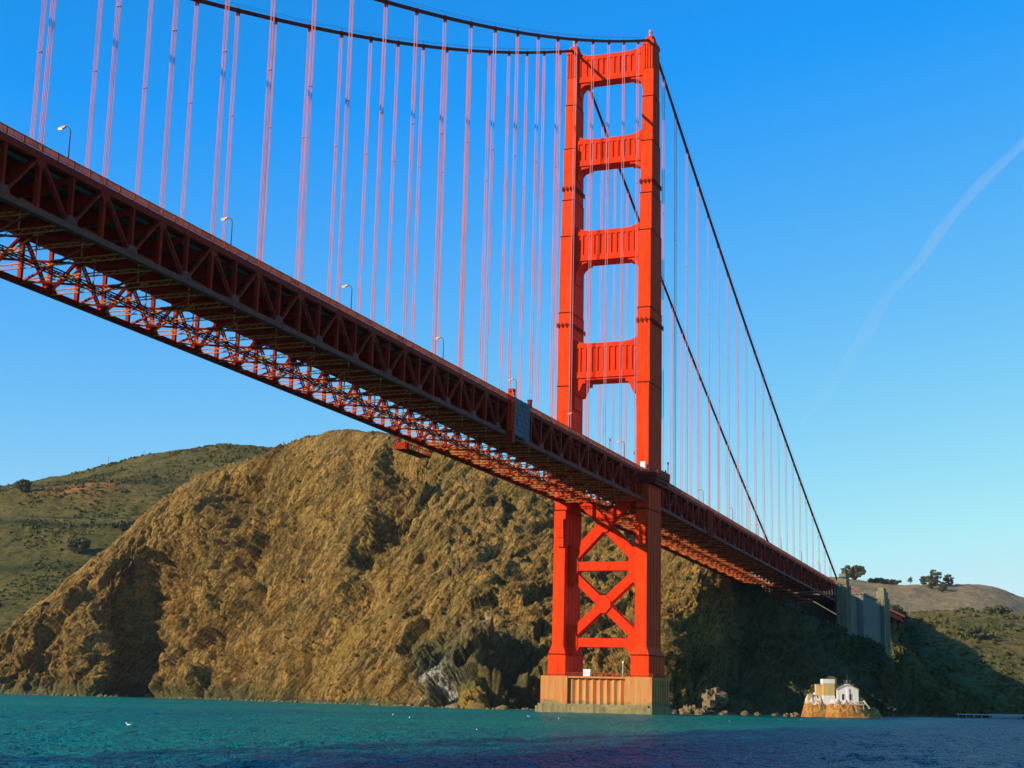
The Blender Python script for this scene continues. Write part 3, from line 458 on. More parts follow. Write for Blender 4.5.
# near water: rolling wave mesh, set inside a flat far sheet
th=np.linspace(R(-4),R(62),760); rad=40*(20000/40)**np.linspace(0,1,620)**1.0
rad=np.concatenate([np.geomspace(30,900,560),np.geomspace(910,24000,40)])
TH,RD=np.meshgrid(th,rad); WX=-477.6+RD*np.cos(TH); WY=-157.8+RD*np.sin(TH)
Pn=np.stack([WX*.8+WY*.35,-WX*.5+WY*1.1,WX*0],-1)
cell=RD*(th[1]-th[0])
WZZ=WZ+.34*fbm(Pn/13,3,71,.55)+.20*fbm(Pn/3.4,3,77,.6,True)*np.clip(3/(cell+RD*.004),0,1)
WZZ=np.where(RD>2500,WZ,WZZ)
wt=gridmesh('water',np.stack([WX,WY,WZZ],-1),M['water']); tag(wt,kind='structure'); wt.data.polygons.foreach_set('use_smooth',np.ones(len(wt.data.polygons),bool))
# ------------------------------------------------------------------ bridge geometry functions
B=13.7
def zr(x):   # top of the railing
    return 78.9+5.07*(1-((x+640)/640)**2) if x<0 else 78.9-9.6*x/343
def cz(x):   # cable centre line
    if x<=0: return 227.6-143.24*(1-((x+640)/640)**2)
    s=x/340.; return 227.6-157*s-4*5.5*s*(1-s)
bridge=empty('suspension_bridge',(0,0,0)); tag(bridge,'long orange-red suspension bridge crossing the picture from upper left to the bluff','bridge')
X0,X1,XF=-442,335.3,-701
def P_(mb,name,mat,sm=False,parent=None): return mb.build(name,mat,parent or bridge,sm)
# tower legs: stepped cellular shafts
secs=[(13.0,20.2,17.2,5.9),(20.2,22.6,16.6,4.6),(22.6,66,15.7,3.85),(66,107,14.3,4.05),(107,132,13.6,4.25),(132,158.5,12.6,4.15),(158.5,171.5,10.8,4.0),(171.5,190,9.6,3.85),(190,206,8.0,3.65),(206,226.0,7.1,3.5)]
def leg(sy):
    mb=MB(); yc=sy*B
    for i,(z0,z1,L,W) in enumerate(secs):
        a,b=L/2,W/2
        if i==1: 
            mb.hexa([(-8.6,yc-2.95,z0),(8.6,yc-2.95,z0),(8.6,yc+2.95,z0),(-8.6,yc+2.95,z0)],[(-7.9,yc-1.95,z1),(7.9,yc-1.95,z1),(7.9,yc+1.95,z1),(-7.9,yc+1.95,z1)]); continue
        ya,yb=yc-b,yc+b
        mb.box(-a,a,ya,yb,z0,z1)
        # vertical flutes on the long faces (pilaster strips)
        for k in range(5):
            xx=-a*.86+k*a*.43; 
            for s_ in (-1,1):
                yy=yc+s_*b; mb.box(xx-.45,xx+.45,min(yy,yy+s_*.12),max(yy,yy+s_*.12),z0+.3,z1-.5 if z1<226 else z1-3)
            mb.box(-a-.06,a+.06,ya-.06,yb+.06,z1-.3,z1)
    # riveted belts with lugs
    for z in (183,163.5-33,126.5,174.5):
        pass
    # fluted cap
    for k in range(4):
        y=yc-1.35+k*.9; mb.box(-3.85,-3.5,y-.22,y+.22,216,224.5)
    mb.box(-3.9,3.9,yc-2.0,yc+2.0,224.6,226.1)
    return P_(mb,'tower_leg',M['orange'])
legs=[leg(-1),leg(1)]
for lg,sy in zip(legs,(-1,1)):
    yc=sy*B
    mb=MB(); mb.prism([(-3.2,226.1),(-3.0,227.6),(-1.2,228.6),(1.2,228.6),(3.6,226.6),(3.9,225.2),(3.9,226.1)][:6],yc-1.1,yc+1.1); P_(mb,'saddle_housing',M['orange'],parent=lg)
    mb=MB(); mb.tube([(-1,yc,228.5),(-1,yc,229.7)],.55,8); mb.tube([(-1,yc,229.7),(-1,yc,230.8)],[.75,.5],8); P_(mb,'beacon',M['rope'],parent=lg)
    for z,L,W in ((175.5,9.7,3.95),(127.5,13.7,4.35)):
        mb=MB(); a=L/2+.3;b=W/2+.3
        mb.box(-a,a,yc-b,yc-b+.25,z,z+.35); mb.box(-a,a,yc+b-.25,yc+b,z,z+.35); mb.box(-a,-a+.25,yc-b,yc+b,z,z+.35); mb.box(a-.25,a,yc-b,yc+b,z,z+.35)
        for k in range(4):
            yy=yc-b+.3+k*(2*b-.6)/3; mb.box(-a-.25,-a+.1,yy-.12,yy+.12,z-.7,z+.9)
        for k in range(9):
            xx=-a+.3+k*(2*a-.6)/8
            for s_ in(-1,1): mb.box(xx-.12,xx+.12,yc+s_*b-.2,yc+s_*b+.2,z-.7,z+.9)
        P_(mb,'inspection_gallery',M['truss'],parent=lg)
# brackets on the front of the legs under the deck
for lg,sy in zip(legs,(-1,1)):
    yc=sy*B; mb=MB()
    for k,(dy,z0,z1) in enumerate([(.5,54,58.5),(.35,57,61),(.2,60,63)]): mb.box(-8.6-.25*k,-7.8,yc-1.6,yc+dy,z0,z1)
    P_(mb,'deck_bracket',M['orange'],parent=lg)
# portal struts above the deck
def strut(z0,z1,zh,Lh,steps=False,zt=None):
    mb=MB(); yi=B-1.6; x0=-Lh; x1=Lh*.8; pts=[]
    # profile in (y,z): bottom haunches and dished top
    top=[(-yi,z1+1.9),(-yi+1.6,z1+1.2),(-yi+4,z1+.35),(-yi+6,z1),(yi-6,z1),(yi-4,z1+.35),(yi-1.6,z1+1.2),(yi,z1+1.9)]
    hz=z0-zh
    if steps: bot=[(yi,z0-14.5),(yi-.8,z0-14.5),(yi-.8,z0-10.5),(yi-1.6,z0-10.5),(yi-1.6,z0-6),(yi-2.6,z0-6),(yi-4.2,z0-2.3),(yi-5.2,z0-2.3),(yi-5.2,z0-1.2)]
    else: bot=[(yi,hz),(yi-.9,hz),(yi-1.1,hz+zh*.42),(yi-2.3,hz+zh*.68),(yi-3.8,z0-1.3),(yi-4.8,z0-1.3),(yi-4.8,z0-.5)]
    prof=top+bot+[(-y,z) for y,z in bot[::-1]]
    # body recessed between flanges
    n=len(prof)
    mb.prism(prof,x0,x1,'x')
    # raised frame and vertical flutes on both faces
    for xs,sg in ((x0,-1),(x1,1)):
        xa,xb=(xs-.35,xs) if sg<0 else (xs,xs+.35)
        mb.box(xa,xb,-yi,yi,z0-.3,z0+1.5); mb.box(xa,xb,-yi,yi,z1-1.5,z1-.02)
        mb.box(xa-.0,xb+.0,-yi,-yi+1.2,z0+1.5,z1-1.5); mb.box(xa,xb,yi-1.2,yi,z0+1.5,z1-1.5)
        nf=11; wv=(2*yi-2.4)/(nf+.0)
        for k in range(nf-1):
            y=-yi+1.2+wv*(k+1); mb.box(xa+(.0 if sg<0 else .1),xb-(.1 if sg>0 else .0),y-.36,y+.36,z0+1.5,z1-1.5)
    mb.box(x0-.5,x1+.5,-yi,yi,z0-.55,z0-.3)
    return P_(mb,'portal_strut',M['strut'])
strut(214.6,223.6,5.0,2.35); strut(184.2,193.0,5.2,2.9); strut(150.6,160.4,8.0,3.5); strut(110.3,121.4,0,4.4,True)
# bracing below the deck
def brace(a,b,wd,x0=-4.2,x1=-.8):
    mb=MB(); mb.beam(((x0+x1)/2,a[0],a[1]),((x0+x1)/2,b[0],b[1]),x1-x0,wd,(1,0,0) if False else (0,0,1)); return mb
def brace_poly(polys,name='cross_brace'):
    mb=MB()
    for p in polys: mb.prism(p,-4.2,-.9,'x')
    return P_(mb,name,M['strut'])
def diag(y0,z0,y1,z1,wd):
    d=Vector((y1-y0,z1-z0)).normalized(); nn=Vector((-d.y,d.x))*wd/2
    return [(y0+nn.x,z0+nn.y),(y1+nn.x,z1+nn.y),(y1-nn.x,z1-nn.y),(y0-nn.x,z0-nn.y)]
yi=11.75
def halfX(zb,zt,wd,off):
    out=[]
    for s in(-1,1):
        mb=MB(); mb.prism(diag(-s*yi,zb,s*yi,zt,wd),-4.2+off*(s>0),-.9-off*(s>0),'x'); out.append(P_(mb,'diagonal_brace',M['strut']))
    return out
halfX(25.2,46.6,2.9,.12); halfX(49.6,73.5,3.3,.12)
for z0,z1 in((22.5,25.3),(46.6,49.5)):
    mb=MB(); mb.box(-4.45,-.6,-yi,yi,z0,z1); P_(mb,'horizontal_brace',M['strut'])
for zc in (36.0,61.6):   # gussets at the crossings and at the legs
    mb=MB(); mb.prism([(-2.6,zc-1),(-2.6,zc+1),(-1,zc+2.8),(1,zc+2.8),(2.6,zc+1),(2.6,zc-1),(1,zc-2.8),(-1,zc-2.8)],-4.5,-.7,'x'); P_(mb,'gusset_plate',M['strut'])
for s in(-1,1):
    for zc,h in((24,5.2),(48,6.5)):
        mb=MB(); mb.prism([(s*yi,zc-h),(s*(yi-1.5),zc-h+1.2),(s*(yi-3.4),zc-1.3),(s*(yi-3.4),zc+1.3),(s*(yi-2.2),zc+h-1),(s*yi,zc+h+.4)][::s],-4.62,-.55,'x'); P_(mb,'gusset_plate',M['strut'])
    mb=MB(); mb.prism([(s*yi,22.6),(s*(yi-4.2),22.6),(s*(yi-3.2),21.2),(s*(yi-1.2),19.8),(s*yi,18)][::s],-4.4,-.65,'x'); P_(mb,'gusset_plate',M['strut'])
# ------------------------------------------------------------------ main cables, bands, suspenders
for sy in(-1,1):
    y=sy*B; mb=MB()
    xs=list(np.arange(-708.66,0,7.62))+[0]+list(np.arange(7.62,339,7.62))+[340]
    mb.tube([(x,y,cz(x)) for x in xs],.47,10); c=P_(mb,'main_cable',M['cable'],True)
    for k in list(range(1,29))+[-j for j in range(1,22)]:
        x=-15.24*k
        mb=MB(); dz=(cz(x+1)-cz(x-1))/2; d=Vector((1,0,dz)).normalized(); p=Vector((x,y,cz(x)))
        mb.tube([p-d*.4,p+d*.4],.55,10); mb.box(x-.28,x+.28,y-.36,y+.36,cz(x)-1.1,cz(x)-.35); mb.beam(p+Vector((0,0,.4)),p+Vector((0,0,1.3)),.1,.1,(1,0,0)); P_(mb,'cable_band',M['cable'],parent=c)
    mb=MB()
    for s_ in(-1,1): mb.tube([(x,y+s_*.62,cz(x)+1.25) for x in xs[::2]],.03,4)
    P_(mb,'hand_rope',M['cable'])
    for k in list(range(1,29))+[-j for j in range(1,22)]:
        x=-15.24*k; zb=zr(x)-1.8; zt=cz(x)-.9
        if zt-zb<1.5: continue
        mb=MB()
        for dx in(-.17,.17):
            for dy in(-.30,.30): mb.tube([(x+dx,y+dy,zb),(x+dx,y+dy,zt)],.058,6)
        # spreader clamp part way down the long ropes
        if zt-zb>35:
            zc=zt-(zt-zb)*.34; mb.box(x-.24,x+.24,y-.36,y+.36,zc-.05,zc+.05)
        P_(mb,'suspender',M['rope'])
# ------------------------------------------------------------------ stiffening trusses
nodes=[i*7.62 for i in range(-58,45)]
def pt(x,y,dz): return (x,y,zr(x)+dz)
for sy in(-1,1):
    y=sy*B
    mb=MB(); segs=[XF+.96+i*7.62 for i in range(200) if XF+.96+i*7.62<X1]+[X1]
    for a,b in zip(segs[:-1],segs[1:]): mb.beam(pt(a-.02,y,-1.95),pt(b+.02,y,-1.95),.95,1.15)
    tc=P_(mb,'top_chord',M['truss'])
    mb=MB()
    for a,b in zip(segs[:-1],segs[1:]):
        mb.beam(pt(a-.02,y,-10.2),pt(b+.02,y,-10.2),1.0,.95)
    for i in range(-29,22):
        x=(2*i+1)*7.62
        if X0<x<X1: mb.prism([(x-1.5,zr(x)-9.8),(x-.8,zr(x)-8.6),(x+.8,zr(x)-8.6),(x+1.5,zr(x)-9.8)],y-.56,y+.56)
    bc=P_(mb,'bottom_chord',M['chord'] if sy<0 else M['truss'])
    k=0
    for i in range(-29,22):
        xa=i*15.24
        if xa<X0 or xa+15.24>X1+2: continue
        mb=MB(); xm=xa+7.62; xb=xa+15.24
        mb.beam(pt(xa,y,-2.5),pt(xa,y,-9.8),.75,.62,(1,0,0)); mb.beam(pt(xm,y,-2.5),pt(xm,y,-9.0),.75,.5,(1,0,0))
        for yy in(-.26,.26):
            mb.beam(pt(xa+.5,y+yy,-2.4),pt(xm-.4,y+yy,-9.8),.16,.42); mb.beam(pt(xm+.4,y+yy,-9.8),pt(xb-.5,y+yy,-2.4),.16,.42)
        # lacing of the diagonals
        for q in range(6):
            f0,f1=q/6,(q+1)/6
            for (sx,sz,ex,ez) in ((xa+.5,-2.4,xm-.4,-9.8),(xm+.4,-9.8,xb-.5,-2.4)):
                p0=Vector(pt(sx,y-.26,sz)); p1=Vector(pt(ex,y-.26,ez)); a_=p0.lerp(p1,f0); b_=p0.lerp(p1,f1); b_.y=y+.26; mb.beam(a_,b_,.09,.05)
        mb.prism([(xa-1.3,zr(xa)-2.5),(xa+1.3,zr(xa)-2.5),(xa+.6,zr(xa)-3.7),(xa-.6,zr(xa)-3.7)],y-.4,y+.4)
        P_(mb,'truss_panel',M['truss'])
# the same web and ropes carried on past the left edge of the view, towards mid span
for sy in(-1,1):
    y=sy*B; mb=MB(); rp=MB()
    for i in range(-46,-29):
        xa=i*15.24; xm=xa+7.62; xb=xa+15.24
        mb.beam(pt(xa,y,-2.5),pt(xa,y,-9.8),.75,.62,(1,0,0)); mb.beam(pt(xm,y,-2.5),pt(xm,y,-9.0),.75,.5,(1,0,0)); mb.beam(pt(xa+.5,y,-2.4),pt(xm-.4,y,-9.8),.6,.42); mb.beam(pt(xm+.4,y,-9.8),pt(xb-.5,y,-2.4),.6,.42)
        if cz(xa)-zr(xa)>2: rp.tube([(xa,y,zr(xa)-1.8),(xa,y,cz(xa))],.1,5)
    tag(P_(mb,'distant_truss_panels',M['truss']),kind='stuff'); tag(P_(rp,'distant_suspenders',M['rope']),kind='stuff')
# road, sidewalks, stringers
mb=MB(); 
for a,b in zip(segs[:-1],segs[1:]):
    mb.hexa([pt(a,-9.4,-1.85),pt(b,-9.4,-1.85),pt(b,9.4,-1.85),pt(a,9.4,-1.85)],[pt(a,-9.4,-1.62),pt(b,-9.4,-1.62),pt(b,9.4,-1.62),pt(a,9.4,-1.62)])
road=P_(mb,'roadway',M['asphalt'])
for sy in(-1,1):
    mb=MB()
    for a,b in zip(segs[:-1],segs[1:]):
        y0,y1=sorted((sy*9.4,sy*13.15)); mb.hexa([pt(a,y0,-1.8),pt(b,y0,-1.8),pt(b,y1,-1.8),pt(a,y1,-1.8)],[pt(a,y0,-1.42),pt(b,y0,-1.42),pt(b,y1,-1.42),pt(a,y1,-1.42)])
    P_(mb,'sidewalk',M['slab'])
    # outer railing
    mb=MB(); y=sy*13.75
    n_=int((X1-XF)/3.81)
    for i in range(n_+1):
        x=XF+i*3.81
        mb.box(x-.13,x+.13,y-.1,y+.1,zr(x)-1.5,zr(x)+.04)
        if i<n_:
            mb.beam(pt(x,y,-.06),pt(x+3.81,y,-.06),.16,.12); mb.beam(pt(x,y,-1.02),pt(x+3.81,y,-1.02),.12,.1)
            for q in range(12):
                xx=x+.3+q*.29; mb.box(xx-.115,xx+.115,y-.02,y+.02,zr(xx)-1.0,zr(xx)-.1)
    P_(mb,'railing',M['rail'])
    mb=MB(); y=sy*9.3
    for i in range(n_+1):
        x=XF+i*3.81; mb.box(x-.1,x+.1,y-.08,y+.08,zr(x)-1.6,zr(x)-.6)
        if i<n_:
            for dz in(-.65,-.95,-1.25): mb.beam(pt(x,y,dz),pt(x+3.81,y,dz),.08,.07)
    P_(mb,'roadside_barrier',M['rail'])
mb=MB()
for y in np.arange(-12,12.1,3.0):
    for a,b in zip(segs[:-1:4],segs[4::4]+[segs[-1]]): mb.beam(pt(a,y,-2.15),pt(b,y,-2.15),.28,.6)
P_(mb,'deck_stringers',M['truss'])
# floor beams: one mesh copied along the deck
mb=MB()
mb.prism([(-13.1,-2.5),(13.1,-2.5),(13.1,-3.1),(9,-4.6),(-9,-4.6),(-13.1,-3.1)],-.12,.12,'x')
mb.box(-.3,.3,-9,9,-4.75,-4.6)
for y in np.arange(-12,12.1,2): mb.box(-.22,.22,y-.06,y+.06,-4.4 if abs(y)<9.5 else -3.3,-2.5)
fb=P_(mb,'floor_beam',M['truss']); first=True
for x in nodes:
    if x<X0+1 or x>X1 or abs(x)<4: continue
    o=fb if first else copyo(fb,bridge); first=False; o.location=(x,0,zr(x))
# sway frames and bottom laterals: built as laced members
def laced(mb,p,q,h=.7,t=.13,n=10,wdir=(0,0,1)):
    p=Vector(p);q=Vector(q);u=Vector(wdir)*h/2
    mb.beam(p+u,q+u,.3,t); mb.beam(p-u,q-u,.3,t)
    for i in range(n):
        a=p.lerp(q,i/n);b=p.lerp(q,(i+1)/n); s_=1 if i%2 else -1; mb.beam(a+u*s_,b-u*s_,.1,.1)
mb=MB(); laced(mb,(0,-13.2,-10.15),(0,13.2,-10.15),.8,.14,18)
mb.beam((0,-13.0,-9.6),(0,-4.5,-4.8),.28,.28); mb.beam((0,13.0,-9.6),(0,4.5,-4.8),.28,.28); mb.beam((0,-4.5,-9.7),(0,-4.5,-4.8),.2,.2);mb.beam((0,4.5,-9.7),(0,4.5,-4.8),.2,.2)
sw=P_(mb,'sway_frame',M['lattice']); first=True
for i in range(-29,22):
    x=(2*i+1)*7.62
    if x<X0 or x>X1: continue
    o=sw if first else copyo(sw,bridge); first=False; o.location=(x,0,zr(x))
mb=MB(); laced(mb,(0,-13.2,-10.15),(0,13.2,-10.15),.55,.12,18)
st=P_(mb,'lateral_strut',M['lattice']); first=True
for i in range(-29,22):
    x=2*i*7.62
    if x<X0 or x>X1 or abs(x)<9: continue
    o=st if first else copyo(st,bridge); first=False; o.location=(x,0,zr(x))
for i in range(-29,22):
    x=(2*i+1)*7.62
    if x-7.62<X0 or x+7.62>X1: continue
    mb=MB(); s=1 if i%2 else -1
    for (xa,ya,xb,yb) in ((x-7.62,-13.2,x,0),(x,0,x+7.62,-13.2),(x-7.62,13.2,x,0),(x,0,x+7.62,13.2)):
        mb.beam(pt(xa,ya,-10.15),pt(xb,yb,-10.15),.3,.35)
    P_(mb,'bottom_lateral',M['truss'])
# inspection walkway slung under the deck
mb=MB()
for a,b in zip(segs[:-1],segs[1:]):
    for yy in(4.6,5.6): mb.beam(pt(a,yy,-9.3),pt(b,yy,-9.3),.16,.2); mb.beam(pt(a,yy,-10.1),pt(b,yy,-10.1),.16,.2)
    for q in range(5):
        xx=a+(b-a)*q/5; x2=a+(b-a)*(q+1)/5
        for yy in(4.6,5.6): mb.beam(pt(xx,yy,-10.1 if q%2 else -9.3),pt(x2,yy,-9.3 if q%2 else -10.1),.1,.1)
        mb.beam(pt(xx,4.6,-10.15),pt(xx,5.6,-10.15),.1,.1)
P_(mb,'inspection_walkway',M['cable'])
# walkway platform wrapped round each leg
for lg,sy in zip(legs,(-1,1)):
    mb=MB(); y0,y1=sorted((sy*12,sy*18.6)); z=77.0
    poly=[(-11.5,13.0),(-9.5,17.0),(-7.5,18.6),(7.5,18.6),(10.8,17.0),(13,13.0)]
    for zz,sh in ((76.1,1.0),(75.0,.93),(73.9,.84)):
        pl=[(x*sh,(12.6+(y-12.6)*sh)*sy) for x,y in poly]; pl=pl if sy<0 else pl[::-1]
        mb.prism(pl[::-1],zz,zz+1.1,'z')
    P_(mb,'tower_platform',M['cable'],parent=lg)  # dark cable paint puts the platform's shade into its colour
    mb=MB()
    for (x0,y0),(x1,y1) in zip(poly[:-1],poly[1:]):
        L=math.hypot(x1-x0,y1-y0); k=max(2,int(L/.45))
        mb.beam((x0,y0*sy,78.55),(x1,y1*sy,78.55),.14,.12); mb.beam((x0,y0*sy,77.4),(x1,y1*sy,77.4),.1,.1)
        for q in range(k+1): mb.box(x0+(x1-x0)*q/k-.07,x0+(x1-x0)*q/k+.07,(y0+(y1-y0)*q/k)*sy-.05,(y0+(y1-y0)*q/k)*sy+.05,77.2,78.5)
    P_(mb,'platform_railing',M['rail'],parent=lg)
# expansion joint housing at the north side of the tower
for sy in(-1,1):
    mb=MB(); x=76; mb.hexa([pt(x-4,sy*13.7-.7,-11),pt(x+4,sy*13.7-.7,-11),pt(x+4,sy*13.7+.7,-11),pt(x-4,sy*13.7+.7,-11)],[pt(x-4,sy*13.7-.7,-1.4),pt(x+4,sy*13.7-.7,-1.4),pt(x+4,sy*13.7+.7,-1.4),pt(x-4,sy*13.7+.7,-1.4)])
    for q in range(5): mb.box(x-3.6+q*1.8-.12,x-3.6+q*1.8+.12,sy*13.7-.85,sy*13.7+.85,zr(x)-10.8,zr(x)-1.6)
    P_(mb,'joint_housing',M['truss'])
# ------------------------------------------------------------------ concrete pier
pier=empty('bridge_pier',(0,0,WZ)); tag(pier,'rust-stained concrete pier with ribbed front standing in the water under the tower','pier')
mb=MB(); z0,z1=-8-WZ,13.3-WZ
mb.box(-8.6,9.4,-17.6,17.6,z0,z1-.4)
mb.box(-10,-8.6,9.5,18.4,z0,z1); mb.box(-10,-8.6,-18.1,-9.4,z0,z1)
mb.box(-9.9,9.6,17.6,18.3,z0,z1-.03); mb.box(-9.9,9.6,-18.0,-17.6,z0,z1-.03)
mb.box(-8.5,9.5,-17.5,17.5,z1-.4,z1-.02)
for k in range(8):
    y=-7.9+k*2.3; mb.prism([(-9.2,y),(-8.6,y+.9),(-8.6,y-.9)],4.6-WZ,z1-.6,'z')
mb.box(-9.8,-8.6,-9.4,9.5,z1-.6,z1-.05)
for k in range(7):
    x=-8+k*2.6; mb.box(x-.5,x+.5,-18.35,-18.0,z0,z1-.8)
mb.build('pier_body',M['pier'],pier)
mb=MB(); mb.box(-11.4,10.6,-18.6,19.6,z0,4.0-WZ); mb.box(-10.8,-8.5,-17.0,19.0,4.0-WZ,4.75-WZ); mb.build('pier_footing',M['pierbase'],pier)
mb=MB()
for q in range(60):
    t=q/59; y=-17.6+35.2*t; mb.box(-9.7,-9.6,y-.04,y+.04,z1,z1+1.1)
mb.box(-9.7,-9.62,-17.6,17.6,z1+1.05,z1+1.13); mb.box(-9.7,-9.62,-17.6,17.6,z1+.55,z1+.6)
for q in range(30):
    t=q/29; x=-9.6+18.8*t; mb.box(x-.04,x+.04,-17.7,-17.6,z1,z1+1.1)
mb.box(-9.6,9.2,-17.7,-17.62,z1+1.05,z1+1.13); mb.build('guard_rail',M['rail'],pier)
white=newmat('white_paint',(.78,.77,.74),.6)[0]
def smallbox(name,loc,sx,sy,sz,mat,label,cat,roof=.15):
    mb=MB(); mb.box(-sx/2,sx/2,-sy/2,sy/2,0,sz); mb.box(-sx/2-.12,sx/2+.12,-sy/2-.12,sy/2+.12,sz,sz+roof); mb.box(-sx/2-.04,-sx/2,-.3,.3,.1,sz*.8); o=mb.build(name,mat); o.location=loc; return tag(o,label,cat)
smallbox('utility_box',(-9,3.2,13.3),1.4,2.3,2.0,white,'white utility cabin on the pier between the two tower legs','cabin')
smallbox('utility_box',(-8.8,-5.2,13.3),1.0,1.1,1.0,M['rail'],'small orange utility box on the pier deck nearer the right leg','utility box')
smallbox('utility_box',(-9.1,-14.6,zr(-9)-1.0),1.3,1.6,2.3,white,'small white box on the deck against the near tower leg','utility box')
mb=MB(); mb.tube([(0,0,0),(0,0,4.2)],.10,6); mb.box(-.2,.2,-.25,.25,4.2,4.7); o=mb.build('light_post',white); o.location=(-9,-8.4,13.3); tag(o,'short white light post on the pier left of the near tower leg','light post')
# ------------------------------------------------------------------ anchorage housing and pylons
def pylon(x0,x1,zt,name,label,zb=20):
    p=empty(name,((x0+x1)/2,0,zb)); tag(p,label,'pylon'); cx=(x0+x1)/2
    for sy in(-1,1):
        mb=MB(); y=sy*16.6; a=(x1-x0)/2
        mb.box(-a,a,y-2.8,y+2.8,0,zt-6-zb)
        mb.box(-a*.75,a*.75,y-2.3,y+2.3,zt-6-zb,zt-2-zb); mb.box(-a*.5,a*.5,y-1.7,y+1.7,zt-2-zb,zt-zb)
        for k in(-.55,0,.55):
            mb.box(-a-.35,-a,y+k*3-.45,y+k*3+.45,2,zt-7-zb); mb.box(a*k-.7,a*k+.7,y-3.15,y-2.8,2,zt-6.6-zb) ; mb.box(a*k-.7,a*k+.7,y+2.8,y+3.15,2,zt-6.6-zb)
        mb.build('pylon_shaft',M['pale'],p)
    return p
pylon(334,347,74.0,'bridge_pylon','tall stepped concrete pylon where the near cable comes down to the deck')
pylon(462,484,76.5,'bridge_pylon','stepped concrete pylon at the far right end of the grey anchorage wall')
anc=empty('anchorage_housing',(405,0,20)); tag(anc,'large plain grey concrete anchorage wall between two pylons on the slope','anchorage')
mb=MB(); mb.box(-58,-17,-15.5,-12.8,0,45.5); mb.box(-58,-17,12.8,15.5,0,45.5); mb.box(-17,30,-19,19,0,46.8); mb.box(30,57,-17,17,0,46.2); mb.box(-17.4,30.4,-19.4,19.4,46.8,47.6)
mb.build('wall',M['conc'],anc)
mb=MB(); mb.box(14,22,-19.6,-19,6,26); mb.build('buttress',M['conc'],anc)
mb=MB(); mb.box(-53,57,-9.4,9.4,44.05,48.6); mb.build('roadway',M['slab'],anc)
mb=MB()
for s in(-1,1):
    mb.beam((-53,s*13.6,50.2),(57,s*13.6,48.6),.2,.15)
    for q in range(40): x=-53+q*2.8; mb.box(x-.1,x+.1,s*13.6-.1,s*13.6+.1,47.5,49.2+1-.04*q*.4)
mb.build('railing',M['rail'],anc)
via=empty('approach_viaduct',(484,0,40)); tag(via,'short red steel approach viaduct running on from the right-hand pylon','viaduct')
def zv(x): return zr(343)-.008*(x-343)
mb=MB(); 
for x in range(484,592,9):
    for sy in(-1,1): mb.beam((x-484,sy*12.5,zv(x)-3.2-40),(x+9-484,sy*12.5,zv(x+9)-3.2-40),.9,3.0)
    mb.hexa([(x-484,-13.7,zv(x)-41.7),(x+9-484,-13.7,zv(x+9)-41.7),(x+9-484,13.7,zv(x+9)-41.7),(x-484,13.7,zv(x)-41.7)],[(x-484,-13.7,zv(x)-41.2),(x+9-484,-13.7,zv(x+9)-41.2),(x+9-484,13.7,zv(x+9)-41.2),(x-484,13.7,zv(x)-41.2)])
mb.build('girder',M['truss'],via)
mb=MB()
for s in(-1,1):
    mb.beam((0,s*13.7,zv(484)-40.1),(105,s*13.7,zv(590)-40.1),.2,.6)
    for q in range(36): mb.box(q*3-.1,q*3+.1,s*13.6-.1,s*13.6+.1,zv(484+q*3)-41.2,zv(484+q*3)-40)
mb.build('railing',M['rail'],via)
mb=MB()
for x in(9,76):
    for sy in(-1,1):
        mb.beam((x-3,sy*11,-28),(x-3,sy*11,24.5),1,1,(1,0,0)); mb.beam((x+3,sy*11,-28),(x+3,sy*11,24.5),1,1,(1,0,0))
        for z in range(-24,24,8): mb.beam((x-3,sy*11,z),(x+3,sy*11,z+8),.4,.4); mb.beam((x+3,sy*11,z),(x-3,sy*11,z+8),.4,.4); mb.beam((x-3,sy*11,z),(x+3,sy*11,z),.4,.4)
    for z in range(-24,24,16): mb.beam((x-3,-11,z),(x-3,11,z+16),.5,.5); mb.beam((x-3,11,z),(x-3,-11,z+16),.5,.5)
mb.build('support_tower',M['orange'],via)
# steel arch-side trestle seen under the side span before the pylon
tres=empty('steel_trestle',(326,0,30)); tag(tres,'pale lattice steelwork seen under the deck just before the near pylon','trestle')
mb=MB()
for xx in(-14,-2,10):
    for yy in(4,16): mb.beam((xx,yy,-5),(xx,yy,29),.8,.8,(1,0,0))
for xx in(-14,-2):
    for yy in(4,16):
        mb.beam((xx,yy,6),(xx+12,yy,18),.5,.5); mb.beam((xx+12,yy,6),(xx,yy,18),.5,.5); mb.beam((xx,yy,18),(xx+12,yy,28),.5,.5); mb.beam((xx+12,yy,18),(xx,yy,28),.5,.5); mb.beam((xx,yy,18),(xx+12,yy,18),.5,.5)
mb.build('lattice',M['pale'],tres)
